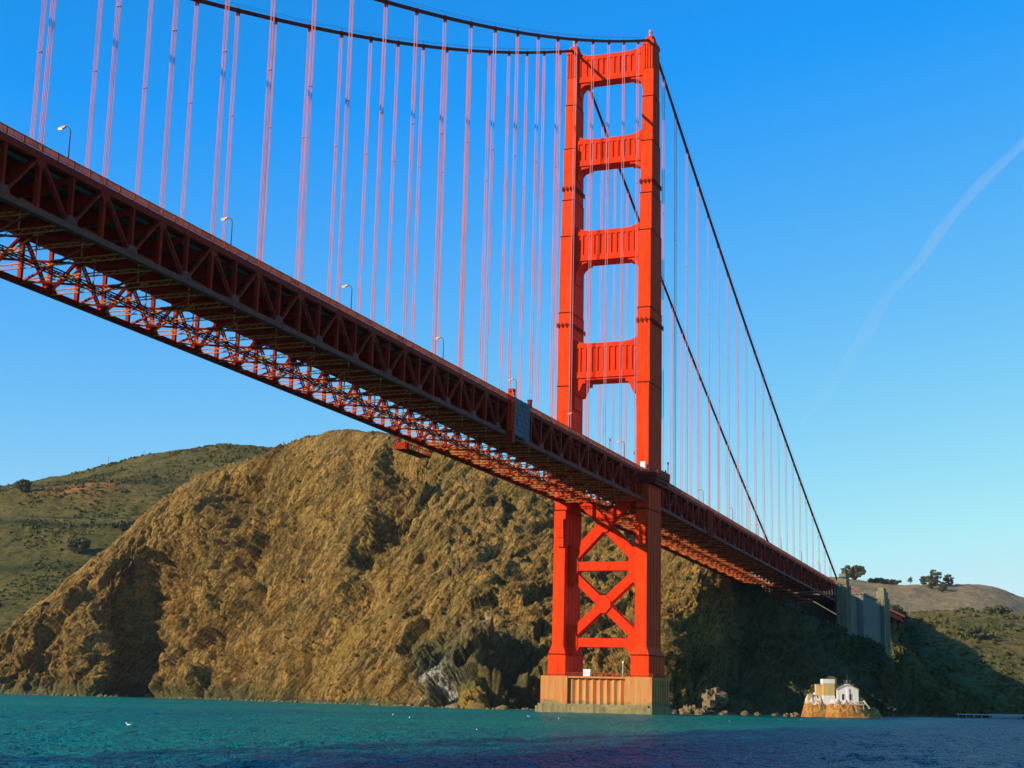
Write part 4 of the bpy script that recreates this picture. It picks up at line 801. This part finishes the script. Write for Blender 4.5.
# ------------------------------------------------------------------ street lamps
lampm=newmat('lamp_housing',(.75,.35,.12),.4)[0]
proto=empty('street_lamp'); mb=MB()
mb.tube([(0,0,0),(0,0,.7)],.17,8); mb.tube([(0,0,.7),(0,0,6.3),(0,.18,6.8),(0,.6,7.1),(0,1.1,7.15)],[.11,.085,.08,.075,.07],8); mb.build('pole',M['pole'],proto,True)
mb=MB(); mb.hexa([(-.22,1.0,7.0),(.22,1.0,7.0),(.2,2.3,6.85),(-.2,2.3,6.85)],[(-.16,1.0,7.3),(.16,1.0,7.3),(.12,2.3,7.1),(-.12,2.3,7.1)]); hd=mb.build('lamp_head',lampm,proto)
mb=MB(); mb.box(-.17,.17,1.5,2.15,6.74,6.86); mb.build('lens',M['lamp'],hd)
lab={-297.2:'street lamp on the deck farthest left in the picture',-251.5:'second street lamp from the left along the deck',-205.7:'third street lamp from the left along the deck',-160:'fourth street lamp from the left, between the left corner and the grey sheeting',
 -114.3:'street lamp standing directly above the grey sheeting on the truss',-68.6:'street lamp standing in front of the far tower leg',-22.9:'street lamp just left of the near tower leg',72.4:'first street lamp right of the near tower leg',117:'second street lamp right of the near tower leg',
 162.2:'third street lamp right of the near tower leg',207:'fourth street lamp right of the near tower leg',252.3:'fifth street lamp right of the near tower leg',298:'street lamp closest to the first pylon, where the near cable comes down'}
first=True
for x,l in lab.items():
    o=proto if first else copy_tree(proto); first=False; o.location=(x,-12.6,zr(x)-1.42); tag(o,l,'street lamp',"street lamps along the deck's near edge")
for x,l in ((-45,'street lamp on the far side of the deck seen between the tower legs'),(100,'street lamp on the far side of the deck just past the tower')):
    pass
# small poles by the tower
mp=empty('warning_light',(0,0,0)); mb=MB(); mb.tube([(0,0,0),(0,0,4.4)],.09,6); mb.build('pole',M['pole'],mp); mb=MB(); mb.tube([(0,0,4.4),(0,0,5.3)],[.32,.26],8); mb.build('lamp',M['rail'],mp)
first=True
for x,y,l in ((-38,-12.9,'short pole with a red lantern at the deck edge left of the near tower leg'),(-14,-13.0,'short red pole hard against the left of the near tower leg'),(21,-13.2,'short dark pole with a lantern right of the tower platform')):
    o=mp if first else copy_tree(mp); first=False; o.location=(x,y,zr(x)-1.42); tag(o,l,'warning light','lantern poles near the tower')
mb=MB(); mb.tube([(0,0,0),(0,0,6)],.13,6); mb.box(-.2,.2,-.2,.2,5.6,6.4); o=mb.build('navigation_mast',M['pole']); o.location=(12.2,-16.6,77.1); tag(o,'thin dark mast on the outer corner of the tower platform','mast')
# ------------------------------------------------------------------ sheeting, hoist and traveller
sh=MB()
ny,nz=10,14; V_=[];F_=[]
for j in range(nz+1):
    for i in range(ny+1):
        x=10.4*i/ny; z=-9.6*j/nz; V_.append((x,-.05-.12*math.sin(i*1.9)*math.cos(j*1.1),z-.02*x))
for j in range(nz):
    for i in range(ny): a=j*(ny+1)+i; F_.append((a,a+1,a+ny+2,a+ny+1))
sh.add(V_,F_); o=sh.build('scaffold_sheeting',M['net']); md=o.modifiers.new('t','SOLIDIFY'); md.thickness=.06; o.location=(-121.6,-15.2,zr(-117)-.6); tag(o,'grey gridded sheeting hung down the outside of the deck truss','sheeting')
ho=empty('painters_hoist',(-123.2,-15.0,zr(-123))); tag(ho,'red vertical hoist mast fixed to the truss beside the grey sheeting','hoist')
mb=MB()
for dx,dy in((-.7,-.5),(.7,-.5),(-.7,.5),(.7,.5)): mb.box(dx-.14,dx+.14,dy-.14,dy+.14,-11.8,1.0)
for k in range(12): mb.beam((-.7,-.5,-11.8+k),(.7,-.5,-10.8+k),.12,.12)
mb.build('mast',M['orange'],ho); mb=MB(); mb.box(-.9,.9,-.75,.75,-12.6,-9.6); mb.box(-.8,.8,-.7,.7,.4,1.1); mb.build('cage',M['truss'],ho)
o=smallbox('hoist_stub',(-110.4,-14.9,zr(-110)-1.2),1.0,.9,1.9,M['cable'],'small dark red box on the railing at the right end of the sheeting','equipment box')
tv=empty('maintenance_traveller',(-119,14,zr(-119)-10.9)); tag(tv,'red box-shaped maintenance platform slung beneath the far truss','maintenance platform')
mb=MB(); mb.box(-7.5,7.5,-2.0,1.5,-2.6,-2.4); mb.box(-7.5,-5.6,-1.6,1.1,-2.4,-.9)
for q in range(12):
    x=-7.4+q*1.345
    for y in(-1.95,1.45): mb.box(x-.09,x+.09,y-.06,y+.06,-2.4,-1.2)
for y in(-1.95,1.45): mb.beam((-7.5,y,-1.2),(7.5,y,-1.2),.15,.15)
mb.build('platform',M['truss'],tv)
for x in(-6.5,0,6.5):
    for y in(-1.9,1.4): mb=MB(); mb.box(x-.12,x+.12,y-.12,y+.12,-1.2,.6); mb.build('hanger',M['truss'],tv)
# ------------------------------------------------------------------ people on the sidewalk
skin=newmat('skin',(.45,.26,.18),.6)[0]
def person(loc,rz,c,label,bike=False):
    me=bpy.data.meshes.new('person'); 
    vs=[(0,0,.95),(0,0,1.2),(0,0,1.42),(0,0,1.52),(0,0,1.62),(0,0,1.76),(0,.11,.9),(.04,.11,.5),(-.05,.11,.08),(.1,.11,.03),(0,-.11,.9),(.12,-.11,.5),(.1,-.11,.08),(.25,-.11,.03),(0,.2,1.4),(.02,.27,1.12),(.14,.24,.92),(0,-.2,1.4),(-.03,-.27,1.12),(.06,-.25,.9)]
    es=[(0,1),(1,2),(2,3),(3,4),(4,5),(0,6),(6,7),(7,8),(8,9),(0,10),(10,11),(11,12),(12,13),(2,14),(14,15),(15,16),(2,17),(17,18),(18,19)]
    rs=[.16,.15,.17,.06,.10,.09,.1,.07,.05,.045,.1,.07,.05,.045,.07,.05,.035,.07,.05,.035]
    me.from_pydata(vs,es,[])
    o=bpy.data.objects.new('person',me); col.objects.link(o); me.materials.append(newmat('clothes',c,.8)[0]); o.modifiers.new('s','SKIN')
    for i,r in enumerate(rs): me.skin_vertices[0].data[i].radius=(r,r)
    me.skin_vertices[0].data[0].use_root=True; sb=o.modifiers.new('b','SUBSURF'); sb.levels=1; sb.render_levels=1
    o.location=loc; o.rotation_euler=(0,0,rz); tag(o,label,'person','people on the sidewalk')
    mb=MB(); mb.tube([(-.02,0,1.62),(-.03,0,1.74),(-.02,0,1.81)],[.115,.12,.05],8); mb.build('hair',newmat('hair',(.03,.02,.015),.6)[0],o,True)
for x,rz,c,l in ((-232.5,.3,(.03,.03,.04),'person in dark clothes standing at the railing between the second and third lamps'),(-231.2,2.5,(.05,.04,.05),'person in dark grey beside another walker at the railing between the second and third lamps'),
    (-186,.2,(.5,.45,.4),'person in a pale top at the railing right of the third lamp'),(-184.2,.1,(.03,.03,.05),'person in dark clothing walking right of the third lamp'),(-98,.1,(.6,.6,.62),'person in a pale jacket just right of the grey sheeting'),(-95,.1,(.1,.03,.03),'person in dark red clothes right of the grey sheeting'),
    (-76,.1,(.55,.6,.65),'person in light blue on the sidewalk left of the far tower leg')):
    person((x,-13.2,zr(x)-1.42),rz,c,l)
# ------------------------------------------------------------------ lighthouse rock and buildings
def rock(name,c,rx,ry,h,seed,mat,label=None,cat=None,group=None,kind=None,sub=60):
    a=np.linspace(0,2*np.pi,sub*2+1)[:-1]; r=np.linspace(0,1,sub); Aa,Rr=np.meshgrid(a,r)
    X=np.cos(Aa)*Rr;Y=np.sin(Aa)*Rr; P=np.stack([X*rx/5+seed,Y*ry/5,Rr*0+seed],-1)
    prof=(1-Rr**2.6); Zz=h*prof*(1+.35*fbm(P*1.5,3,seed))+ .14*h*fbm(P*4.5,4,seed+5,.55,True)*smooth01(1-Rr,0,.3)-1.5*Rr
    rad_=1+.18*fbm(np.stack([np.cos(Aa)*1.5,np.sin(Aa)*1.5,Zz/h*2],-1)+seed,3,seed)
    S=np.stack([X*rx*rad_,Y*ry*rad_,Zz],-1); S=np.concatenate([S,S[:,:1]],1)
    o=gridmesh(name,S[::-1],mat); o.location=c; tag(o,label,cat,group,kind); return o
mt,t,b=newmat('stack_rock',(.4,.2,.05),.95,.05); v=coord(t)
c=ramp(t,noise(t,v,.25,5,.65),[(.35,(.30,.12,.03)),(.5,(.46,.20,.045)),(.66,(.50,.30,.10))]); c=mixc(t,ramp(t,noise(t,v,1.1,5,.7),[(.4,(.7,.7,.7)),(.5,(0,0,0))]),c,(.12,.07,.03))
sp=N(t,'ShaderNodeSeparateXYZ'); t.links.new(v,sp.inputs[0]); ad=N(t,'ShaderNodeMath',operation='MULTIPLY_ADD'); ad.inputs[1].default_value=8; t.links.new(noise(t,v,.4,4,.7),ad.inputs[0]); t.links.new(sp.outputs[2],ad.inputs[2])
mr=N(t,'ShaderNodeMapRange'); mr.inputs[1].default_value=9.2; mr.inputs[2].default_value=10; t.links.new(ad.outputs[0],mr.inputs[0])
c=mixc(t,mr.outputs[0],c,(.62,.56,.47)); t.links.new(c,b.inputs['Base Color']); bump(t,b,noise(t,v,.9,6,.7),.9,.8); M['stack']=mt
def lh(u,d=560): return Vector((-477.63,-157.76,0))+0*Vector((u,d,0))
LR=Vector((*(108.3, -54.8),WZ))   # rock centre
ux=Vector((.369,-.929,0)).normalized(); vx=Vector((.929,.369,0))    # building axes: along the front, and back
def L2(a,bk,z=0): return LR+ux*a+vx*bk+Vector((0,0,z))
ROT=math.atan2(ux.y,ux.x)
r1=rock('sea_rock',L2(1.5,0,-.3),11.0,8,7.2,3,M['stack'],kind='structure'); r1.rotation_euler=(0,0,ROT)
r2=rock('sea_rock',L2(-9.0,2,-.3),6.2,6.5,8.6,9,M['stack'],kind='structure'); r2.rotation_euler=(0,0,ROT)
r3=rock('sea_rock',L2(11.0,5,-.3),6,6,4.6,12,M['stack'],kind='structure'); r3.rotation_euler=(0,0,ROT)
def walls(name,x0,x1,y0,y1,z0,z1,mat,parent): 
    mb=MB(); mb.box(x0,x1,y0,y1,z0,z1); return mb.build(name,mat,parent)
wh=concrete('white_render',(.78,.74,.68),(.70,.66,.60),(.62,.55,.45),0,None,.6)
oc=concrete('ochre_render',(.62,.42,.16),(.55,.36,.12),(.44,.30,.12),0,None,.6); gl=newmat('dark_glass',(.02,.02,.025),.2)[0]; dg=newmat('dark_metal',(.10,.10,.09),.5)[0]; rf=newmat('roofing',(.45,.32,.25),.8)[0]
bd=empty('fog_signal_building',L2(2.3,1,5.0),ROT); tag(bd,'white gabled building with two dark windows on the orange rock','building')
mb=MB(); mb.prism([(-3.9,0),(3.9,0),(3.9,5.2),(.9,6.6),(-.9,6.6),(-3.9,5.0)][::-1],-3,3); mb.build('wall',wh,bd)
mb=MB(); mb.prism([(-4.1,5.05),(-4.1,5.3),(-.9,6.95),(.9,6.95),(4.1,5.5),(4.1,5.25),(.9,6.62),(-.9,6.62)],-3.2,3.2); mb.build('roof',rf,bd)
for x in(-1.75,.95):
    mb=MB(); mb.box(x-.42,x+.42,-3.04,-2.95,1.5,3.6); wn=mb.build('window',gl,bd)
    mb=MB(); mb.box(x-.55,x-.42,-3.1,-3.0,1.4,3.7); mb.box(x+.42,x+.55,-3.1,-3.0,1.4,3.7); mb.box(x-.55,x+.55,-3.14,-3.0,3.6,3.75); mb.box(x-.6,x+.6,-3.2,-3.0,1.25,1.4); mb.build('frame',wh,wn)
mb=MB(); mb.box(-.3,.5,-3.3,-3.0,0,5.6); mb.build('pilaster',wh,bd)
ln=empty('beacon_lantern',L2(2.6,.2,11.4),ROT); tag(ln,'small dark beacon lantern with a mast on the white building roof','beacon')
mb=MB(); mb.box(-.9,.9,-.9,.9,0,.9); mb.build('base',wh,ln)
mb=MB(); mb.box(-1.1,1.1,-1.1,1.1,.9,1.05)
for dx,dy in((-1,-1),(1,-1),(1,1),(-1,1)): mb.box(dx-.06,dx+.06,dy-.06,dy+.06,1.0,2.3)
mb.box(-1.1,1.1,-1.05,-.98,2.1,2.2); mb.tube([(0,0,1.0),(0,0,2.3)],[.45,.4],8); mb.tube([(0,0,2.3),(0,0,4.2)],.07,6); mb.build('lantern_cage',dg,ln)
tb=empty('tower_house',L2(-4.4,1.2,3.4),ROT); tag(tb,'tall square ochre building with white cap and base left of the gabled building','building')
walls('wall_base',-2.15,2.15,-2.4,2.4,0,4.5,wh,tb); walls('wall',-2.05,2.05,-2.3,2.3,4.5,8.9,oc,tb); walls('parapet',-2.15,2.15,-2.4,2.4,8.9,10.5,wh,tb)
sbx=empty('ochre_annex',L2(-7.6,2.2,6.6),ROT); tag(sbx,'small ochre annex behind the left side of the tall square building','building'); walls('wall',-1.1,1.1,-1.5,1.5,0,5.0,oc,sbx); walls('parapet',-1.2,1.2,-1.6,1.6,5.0,5.4,rf,sbx)
sb2=empty('small_hut',L2(-11.2,.5,6.2),ROT); tag(sb2,'tiny pale hut at the left end of the orange rock','hut'); walls('wall',-.8,.8,-.9,.9,0,2.0,oc,sb2); walls('roof',-.9,.9,-1,1,2.0,2.2,rf,sb2)
pf=empty('stair_platform',L2(5.2,-2.8,4.4),ROT); tag(pf,'white railed platform and stair at the right corner of the gabled building','platform')
mb=MB(); mb.box(-2.6,2.6,-1.2,.9,.3,.7)
for x in(-2.4,0,2.4): mb.box(x-.15,x+.15,-1,-.7,-2.5,.3)
mb.build('deck',rf,pf); mb=MB()
for k in range(11): mb.box(-2.55+k*.51-.04,-2.55+k*.51+.04,-1.2,-1.12,.7,1.7)
mb.box(-2.6,2.6,-1.22,-1.14,1.62,1.72)
for k in range(7): mb.box(2.6+k*.3,2.9+k*.3,-1.1,.6,1.7-k*.42,2.0-k*.42)
mb.build('railing',wh,pf)
# scattered shore boulders
sr=random.Random(5); boul=[]
def boulder(c,r,seed,mat,label):
    nn=10; a=[];f=[]
    for j in range(nn+1):
        for i in range(nn*2):
            th_=math.pi*j/nn; ph=math.pi*i/nn; d=Vector((math.sin(th_)*math.cos(ph),math.sin(th_)*math.sin(ph),math.cos(th_)*.75)); a.append(d)
    a=np.array(a); rr=r*(.75+.75*fbm(a*1.6+seed,4,seed,.6,True)); V=a*rr[:,None]
    for j in range(nn):
        for i in range(nn*2):
            i2=(i+1)%(nn*2); f.append((j*nn*2+i,j*nn*2+i2,(j+1)*nn*2+i2,(j+1)*nn*2+i))
    o=npmesh('boulder',V,f,mat); o.location=c; tag(o,label,'boulder','boulders along the foot of the bluff'); return o
# ------------------------------------------------------------------ vegetation
leafm,t,b=newmat('leaves',(.05,.065,.025),.9,.05); v=coord(t); t.links.new(ramp(t,noise(t,v,.6,3,.6),[(.3,(.05,.06,.03)),(.7,(.11,.115,.05))]),b.inputs['Base Color'])
barkm=newmat('bark',(.12,.085,.06),.95)[0]
def tree(name,label,loc,h,cr,group,seed,lean=0,conifer=False,trunk=.35,wide=1):
    rg=np.random.default_rng(seed); o=empty(name,loc); tag(o,label,'tree',group)
    mb=MB(); top=h*.8; mb.tube([(0,0,-2),(lean*.3,0,top*.4),(lean*.8,0,top)],[cr*.10,cr*.07,cr*.02],7)
    cl=[]
    nb=60 if not conifer else 44
    for k in range(nb):
        if conifer:
            z=h*(.18+.8*k/nb); rad=cr*(1-.85*k/nb)*rg.uniform(.6,1); ph=k*2.4; c=np.array([lean*z/h+rad*.7*math.cos(ph),rad*.7*math.sin(ph),z]); s=cr*.32*(1.1-k/nb)
        else:
            ph=rg.uniform(0,6.28); q=rg.uniform(0,1)**.6; zz=rg.uniform(trunk,1); env=math.sqrt(max(0,1-((zz-.6)/.42)**2)); c=np.array([lean*zz+cr*wide*q*env*math.cos(ph),cr*wide*q*env*math.sin(ph),h*zz*rg.uniform(.92,1)]); s=cr*rg.uniform(.14,.28)
        cl.append((c,s)); 
        if k%2==0: mb.tube([(lean*.3,0,min(c[2]*.6,top*.7)),tuple(c)],[cr*.03,cr*.008],5)
    mb.build('trunk',barkm,o)
    Vs=[]
    for c,s in cl:
        n_=90; d=rg.normal(size=(n_,3)); d/=np.linalg.norm(d,axis=1,keepdims=True); p=c+d*s*rg.uniform(.55,1.05,(n_,1))*np.array([1,1,.75])
        a1=rg.normal(size=(n_,3)); a1/=np.linalg.norm(a1,axis=1,keepdims=True); a2=np.cross(a1,d+.01); a2/=np.linalg.norm(a2,axis=1,keepdims=True); L=s*rg.uniform(.16,.34,(n_,1))
        Vs.append(np.stack([p-a1*L-a2*L*.6,p+a1*L-a2*L*.6,p+a1*L+a2*L*.6,p-a1*L+a2*L*.6],1).reshape(-1,3))
    V=np.concatenate(Vs); npmesh('crown',V,np.arange(len(V)).reshape(-1,4),leafm,o); return o
def ground_z(S,x,y):
    d=(S[...,0]-x)**2+(S[...,1]-y)**2; i=np.argmin(d); return float(S[...,2].ravel()[i])
def put(S,xy): return (xy[0],xy[1],ground_z(S,xy[0],xy[1])-.5)
T_=[('broadleaf_tree','largest rounded dark bush in the middle of the left hillside',HLS,(834.1, 841.4),15,13,'trees on the left hillside',1),
('broadleaf_tree','rounded dark tree at the left edge above the road bench',HLS,(952.6, 1015.6),15,10,'trees on the left hillside',1),
('broadleaf_tree','dark bush just below the road bench beside the bluff edge',HLS,(909.9, 840.6),9,12,'trees on the left hillside',1.5)]
for k,(nm,l,S_,xy,h,cr,g,wd) in enumerate(T_): tree(nm,l,put(S_,xy),h,cr,g,20+k,0,False,.1,wd)
R_=[((856,2330),26,18,'wide dark tree on the skyline directly right of the first pylon',1.2,0),((848,2345),18,10,'lower dark tree at the left foot of the widest skyline tree',1,0),((880,2350),11,14,'low dark tree clump on the skyline between the two pylons',1.5,0),((893,2350),10,12,'low dark tree clump on the skyline above the second pylon',1.5,0),
 ((912,2340),17,4.5,'lone slender leaning tree on the far skyline',1,6),((926,2340),17,9,'small rounded tree just left of the tallest far cluster',1,0),((938,2300),28,12,'tallest tree of the dark cluster in the far saddle',1,0),((933,2230),22,11,'lower left tree of the dark cluster in the far saddle',1,0),((951,2320),19,10,'right-hand tree of the dark cluster in the far saddle',1,0),((944,2200),18,9,'lowest middle tree of the dark cluster in the far saddle',1,0)]
RG=[(1877.3, 231.9),(1888.0, 245.5),(1910.9, 202.0),(1918.2, 184.0),(1918.6, 156.3),(1926.3, 137.0),(1891.8, 115.7),(1817.0, 113.9),(1919.6, 100.2),(1791.9, 96.0)]
for k,((px,h,cr,l,wd,ln_),xy) in enumerate(zip([(a[0],)+a[1:] for a in R_],RG)): tree('skyline_tree',l,put(HRS,xy),h*.85,cr*.85,'trees on the far right skyline',40+k,ln_,False,.08 if ln_==0 else .45,wd)
tree('hillside_bush','dark round bush on the lit middle hill at right',put(HMS,(811.6, -39.6)),9,8,'bushes on the middle hill',60,0,False,.05,1.2)
tree('hillside_bush','dark bush on the top edge of the middle hill at far right',put(HMS,(917.3, -47.9)),7,9,'bushes on the middle hill',61,0,False,.05,1.3)
tree('hillside_bush','small dark bush on the top edge of the middle hill',put(HRS,(1544.7, 40.7)),8,10,'bushes on the middle hill',62,0,False,.05,1.3)
for k,(xy,h,cr,l) in enumerate([((333.0, -29.2),22,6,'tall dark conifer in front of the grey anchorage wall'),((349.8, -30.6),15,6,'shorter dark conifer right of the tall one before the anchorage wall'),((321.6, -27.5),14,6,'dark conifer at the foot of the near pylon')]):
    tree('conifer',l,put(HS,xy),h,cr,'conifers in front of the anchorage',70+k,0,True)
# scrub carpets
def scrub(name,S,count,size,seed,mask,mat):
    rg=np.random.default_rng(seed); P=S.reshape(-1,3); m_=mask.ravel(); idx=rg.choice(len(P),count,p=m_/m_.sum()); p=P[idx]+rg.normal(size=(count,3))*np.array([1.5,1.5,0])
    nq=9; s=size*rg.uniform(.5,1.5,(count,1)); d=rg.normal(size=(count,nq,3)); d[...,2]=np.abs(d[...,2]); d/=np.linalg.norm(d,axis=2,keepdims=True)
    c=p[:,None]+d*s[:,None]*np.array([1,1,.7])*.7; a1=rg.normal(size=c.shape); a1-= (a1*d).sum(2,keepdims=True)*d; a1/=np.linalg.norm(a1,axis=2,keepdims=True); a2=np.cross(a1,d); L=s[:,None]*.5
    V=np.stack([c-a1*L-a2*L,c+a1*L-a2*L,c+a1*L+a2*L,c-a1*L+a2*L],2).reshape(-1,3); o=npmesh(name,V,np.arange(len(V)).reshape(-1,4),mat); tag(o,kind='stuff'); return o
scm,t,b=newmat('scrub_leaves',(.07,.08,.03),.95,.02); t.links.new(ramp(t,noise(t,coord(t),.03,4,.7),[(.3,(.055,.06,.016)),(.5,(.09,.085,.024)),(.7,(.13,.11,.035))]),b.inputs['Base Color'])
def clump(S,sc_,sd_,a=-.1,b=.3): return smooth01(fbm(S/sc_,4,sd_),a,b)+.03
o=scrub('hillside_scrub',HLS,22000,1.5,1,clump(HLS,60,4)*(1-np.exp(-((vL[:,None]-3.6)/.55)**4)),scm); tag(o,'low green scrub covering the left hillside','scrub')
o=scrub('hillside_scrub',HMS,6000,1.7,2,clump(HMS,40,4),scm); tag(o,'low green brown scrub covering the middle hill at right','scrub')
msk=clump(HS,35,6)*(.04+.9*smooth01(U,715,770))*(Z>4)*(V>1.05)*(V<6.2)
o=scrub('bluff_scrub',HS,7000,.9,3,msk,scm); tag(o,'sparse low scrub clinging to the brown bluff','scrub')
# boulders at the foot of the bluff
bp=[((62.4, -10.4),3.2),((60.1, -15.3),2.2),((75.3, -15.7),4.6),((70.4, -14.1),2.6),((70.8, -20.5),1.6),((98.2, -21.6),1.5),((99.9, -25.8),1.2),((107.3, -30.9),1.3),((85.0, -39.7),1.2),((82.1, -43.2),1.5)]
nm_=['long low rock just right of the pier at the waterline','small rock beside the long low rock right of the pier','largest pointed rock at the foot of the shaded bluff','rock left of the largest pointed one under the shaded bluff','small rock right of the largest pointed one',
 'small rock alone on the dark shore right of the pointed rocks','tiny pale rock on the dark shore nearer the lighthouse','small rock on the shore between pier and lighthouse','low rock just left of the orange lighthouse rock','low rock touching the left of the orange lighthouse rock']
bm_=newmat('boulder_rock',(.2,.15,.08),.95)[0]; bt=bm_.node_tree; bt.links.new(ramp(bt,noise(bt,coord(bt),.8,5,.7),[(.35,(.08,.06,.035)),(.65,(.24,.17,.08))]),bt.nodes['Principled BSDF'].inputs['Base Color'])
# rubble along the waterline
rg=np.random.default_rng(11); NR=900; cols_=rg.integers(60,HS.shape[1]-60,NR); base=HS[10,cols_]+rg.normal(size=(NR,3))*np.array([1.8,1.8,0]); base[:,2]=WZ
ico=[]; nn=5
for j in range(nn+1):
    for i in range(8): th_=math.pi*j/nn; ph=math.pi*i/4; ico.append((math.sin(th_)*math.cos(ph),math.sin(th_)*math.sin(ph),math.cos(th_)*.8))
ico=np.array(ico); fi=np.array([(j*8+i,j*8+(i+1)%8,(j+1)*8+(i+1)%8,(j+1)*8+i) for j in range(nn) for i in range(8)])
rad_=rg.uniform(.35,1.1,(NR,1,1))*np.where(rg.random((NR,1,1))<.1,2.0,1); Vr=base[:,None]+ico[None]*rad_*(1+.35*vnoise(ico[None]*1.7+rg.uniform(0,90,(NR,1,1)))[...,None])*rg.uniform(.6,1.4,(NR,1,3))
Fr=(fi[None]+np.arange(NR)[:,None,None]*len(ico)).reshape(-1,4)
o=npmesh('shore_rubble',Vr.reshape(-1,3),Fr,bm_); tag(o,'dark rubble and rocks strewn along the waterline of the bluff','rubble',kind='stuff')
for k,((xy,r),l) in enumerate(zip(bp,nm_)): boulder((xy[0],xy[1],WZ+(r*.25 if r<4 else 5.2)),r,k+3,bm_,l)
# ------------------------------------------------------------------ gulls on the water
gm=newmat('gull_plumage',(.8,.8,.78),.7)[0]
gl_=[((134,150),'white gull afloat alone near the left of the water'),((480,160),'white gull afloat left of the picture middle, nearest of its small flock'),((395,300),'white gull afloat below the guano-streaked rock'),((412,260),'white gull farther left below the guano rock'),((729,330),'white gull afloat on the right of the pier'),((530,330),'white gull afloat just left of the pier'),((560,300),'white gull afloat in front of the pier'),((800,420),'white gull afloat below the lighthouse rock')]
GP=[(-351.7, -69.0),(-330.2, -95.6),(-207.2, -26.2),(-242.2, -46.3),(-154.0, -77.9),(-169.6, -39.2),(-195.5, -55.3),(-58.7, -73.7)]
gme=None
for (a,l),xy in zip(gl_,GP):
    if gme is None:
        mb=MB(); mb.tube([(-.32,0,.14),(-.2,0,.12),(0,0,.1),(.16,0,.12),(.24,0,.22),(.28,0,.32),(.36,0,.33),(.44,0,.31)],[.01,.07,.11,.09,.05,.055,.035,.008],8); g=mb.build('gull',gm,None,True); gme=g
    else: g=copyo(gme)
    g.location=(xy[0],xy[1],WZ+.05); g.scale=(.85,.85,.85); g.rotation_euler=(0,0,random.uniform(0,6)); tag(g,l,'gull','gulls floating on the water')
# far shore buildings and poles
fb_=empty('shore_building',(0,0,0)); o=fb_; o.location=(*(515.7, -81.3),WZ-.5); o.rotation_euler=(0,0,ROT); tag(o,'long low pale blue building at the far right shoreline','building')
walls('wall',-9,9,-3,3,0,2.6,newmat('pale_wall',(.35,.42,.42),.8)[0],fb_); walls('roof',-9.5,9.5,-3.4,3.4,2.6,3.1,newmat('blue_roof',(.30,.42,.48),.7)[0],fb_)
pr_=MB(); 
for k in range(12): pr_.box(-26+k*4.6-.25,-26+k*4.6+.25,-1,-.5,-6,2.2)
pr_.box(-28,28,-2,2,2.2,2.9); o=pr_.build('jetty',newmat('jetty_wood',(.4,.42,.4),.8)[0]); o.location=(*(497.6, -76.4),WZ-.6); o.rotation_euler=(0,0,ROT); tag(o,'low pale jetty along the far right shoreline','jetty')
for k,(xy,h,S_,l) in enumerate([((1166.1, 1060.9),16,HLS,'thin pole on the skyline of the left hill, left of its middle'),((1224.9, 1048.8),9,HLS,'short pole on the left hill skyline nearest its peak'),((967.2, 1019.3),7,HLS,'short pole on the skyline at the far left'),((894.2, 22.9),9,HMS,'pale post at the top left of the middle hill')]):
    mb=MB(); mb.tube([(0,0,-1),(0,0,h)],[.35,.2],6); mb.box(-1,1,-.1,.1,h-1.2,h-.9); o=mb.build('utility_pole',M['pole'] if k<3 else M['pale']); o.location=put(S_,xy); tag(o,l,'pole')
# ------------------------------------------------------------------ contrail
vm=bpy.data.materials.new('contrail_vapour'); vm.use_nodes=True; t=vm.node_tree; t.nodes.remove(t.nodes['Principled BSDF']); vo=N(t,'ShaderNodeVolumeScatter'); vo.inputs['Color'].default_value=(.95,.97,1,1); vo.inputs['Density'].default_value=.0028; t.links.new(vo.outputs[0],t.nodes['Material Output'].inputs['Volume'])
CP=[(9148.2, 32.9, 3708.5),(9064.6, 240.3, 3520.9),(8993.2, 417.8, 3335.6),(8922.2, 593.9, 3151.7),(8863.1, 740.7, 2963.6),(8816.0, 857.7, 2802.9),(8780.5, 945.8, 2650.3),(8734.2, 1060.6, 2516.6),(8699.5, 1146.8, 2396.7)]
mb=MB(); mb.tube(CP,[34,34,30,36,30,38,30,22,8],14); mb.tube([tuple(np.array(p)+[0,6,9]) for p in CP],[14,18,13,20,14,17,12,10,4],12)
CP2=[(8827.7, 1096.2, 2562.7),(8794.5, 1178.6, 2404.1),(8761.6, 1260.4, 2246.5),(8731.4, 1335.4, 2121.0),(8696.7, 1421.4, 1983.5),(8655.4, 1524.1, 1809.9),(8605.5, 1647.9, 1655.1)]
c1=mb.build('contrail',vm,None,True); tag(c1,'thin white vapour trail slanting across the upper right sky','cloud',kind='stuff')
vm2=vm.copy(); vm2.node_tree.nodes['Volume Scatter'].inputs['Density'].default_value=.0009
mb=MB(); mb.tube(CP2,[14,40,50,42,34,30,12],14); c1=mb.build('contrail',vm2,None,True); tag(c1,'fainter lower end of the vapour trail at right','cloud',kind='stuff')

# ------------------------------------------------------------------ sea haze
hzm=bpy.data.materials.new('sea_haze'); hzm.use_nodes=True; t=hzm.node_tree; t.nodes.remove(t.nodes['Principled BSDF']); pv=N(t,'ShaderNodeVolumePrincipled'); pv.inputs['Color'].default_value=(.88,.92,1,1); pv.inputs['Density'].default_value=HZ_D; t.links.new(pv.outputs[0],t.nodes['Material Output'].inputs['Volume'])
if HZ_D>0:
    o=MB().box(-16500,16500,-16500,16500,-13,420).build('haze',hzm); tag(o,kind='stuff')
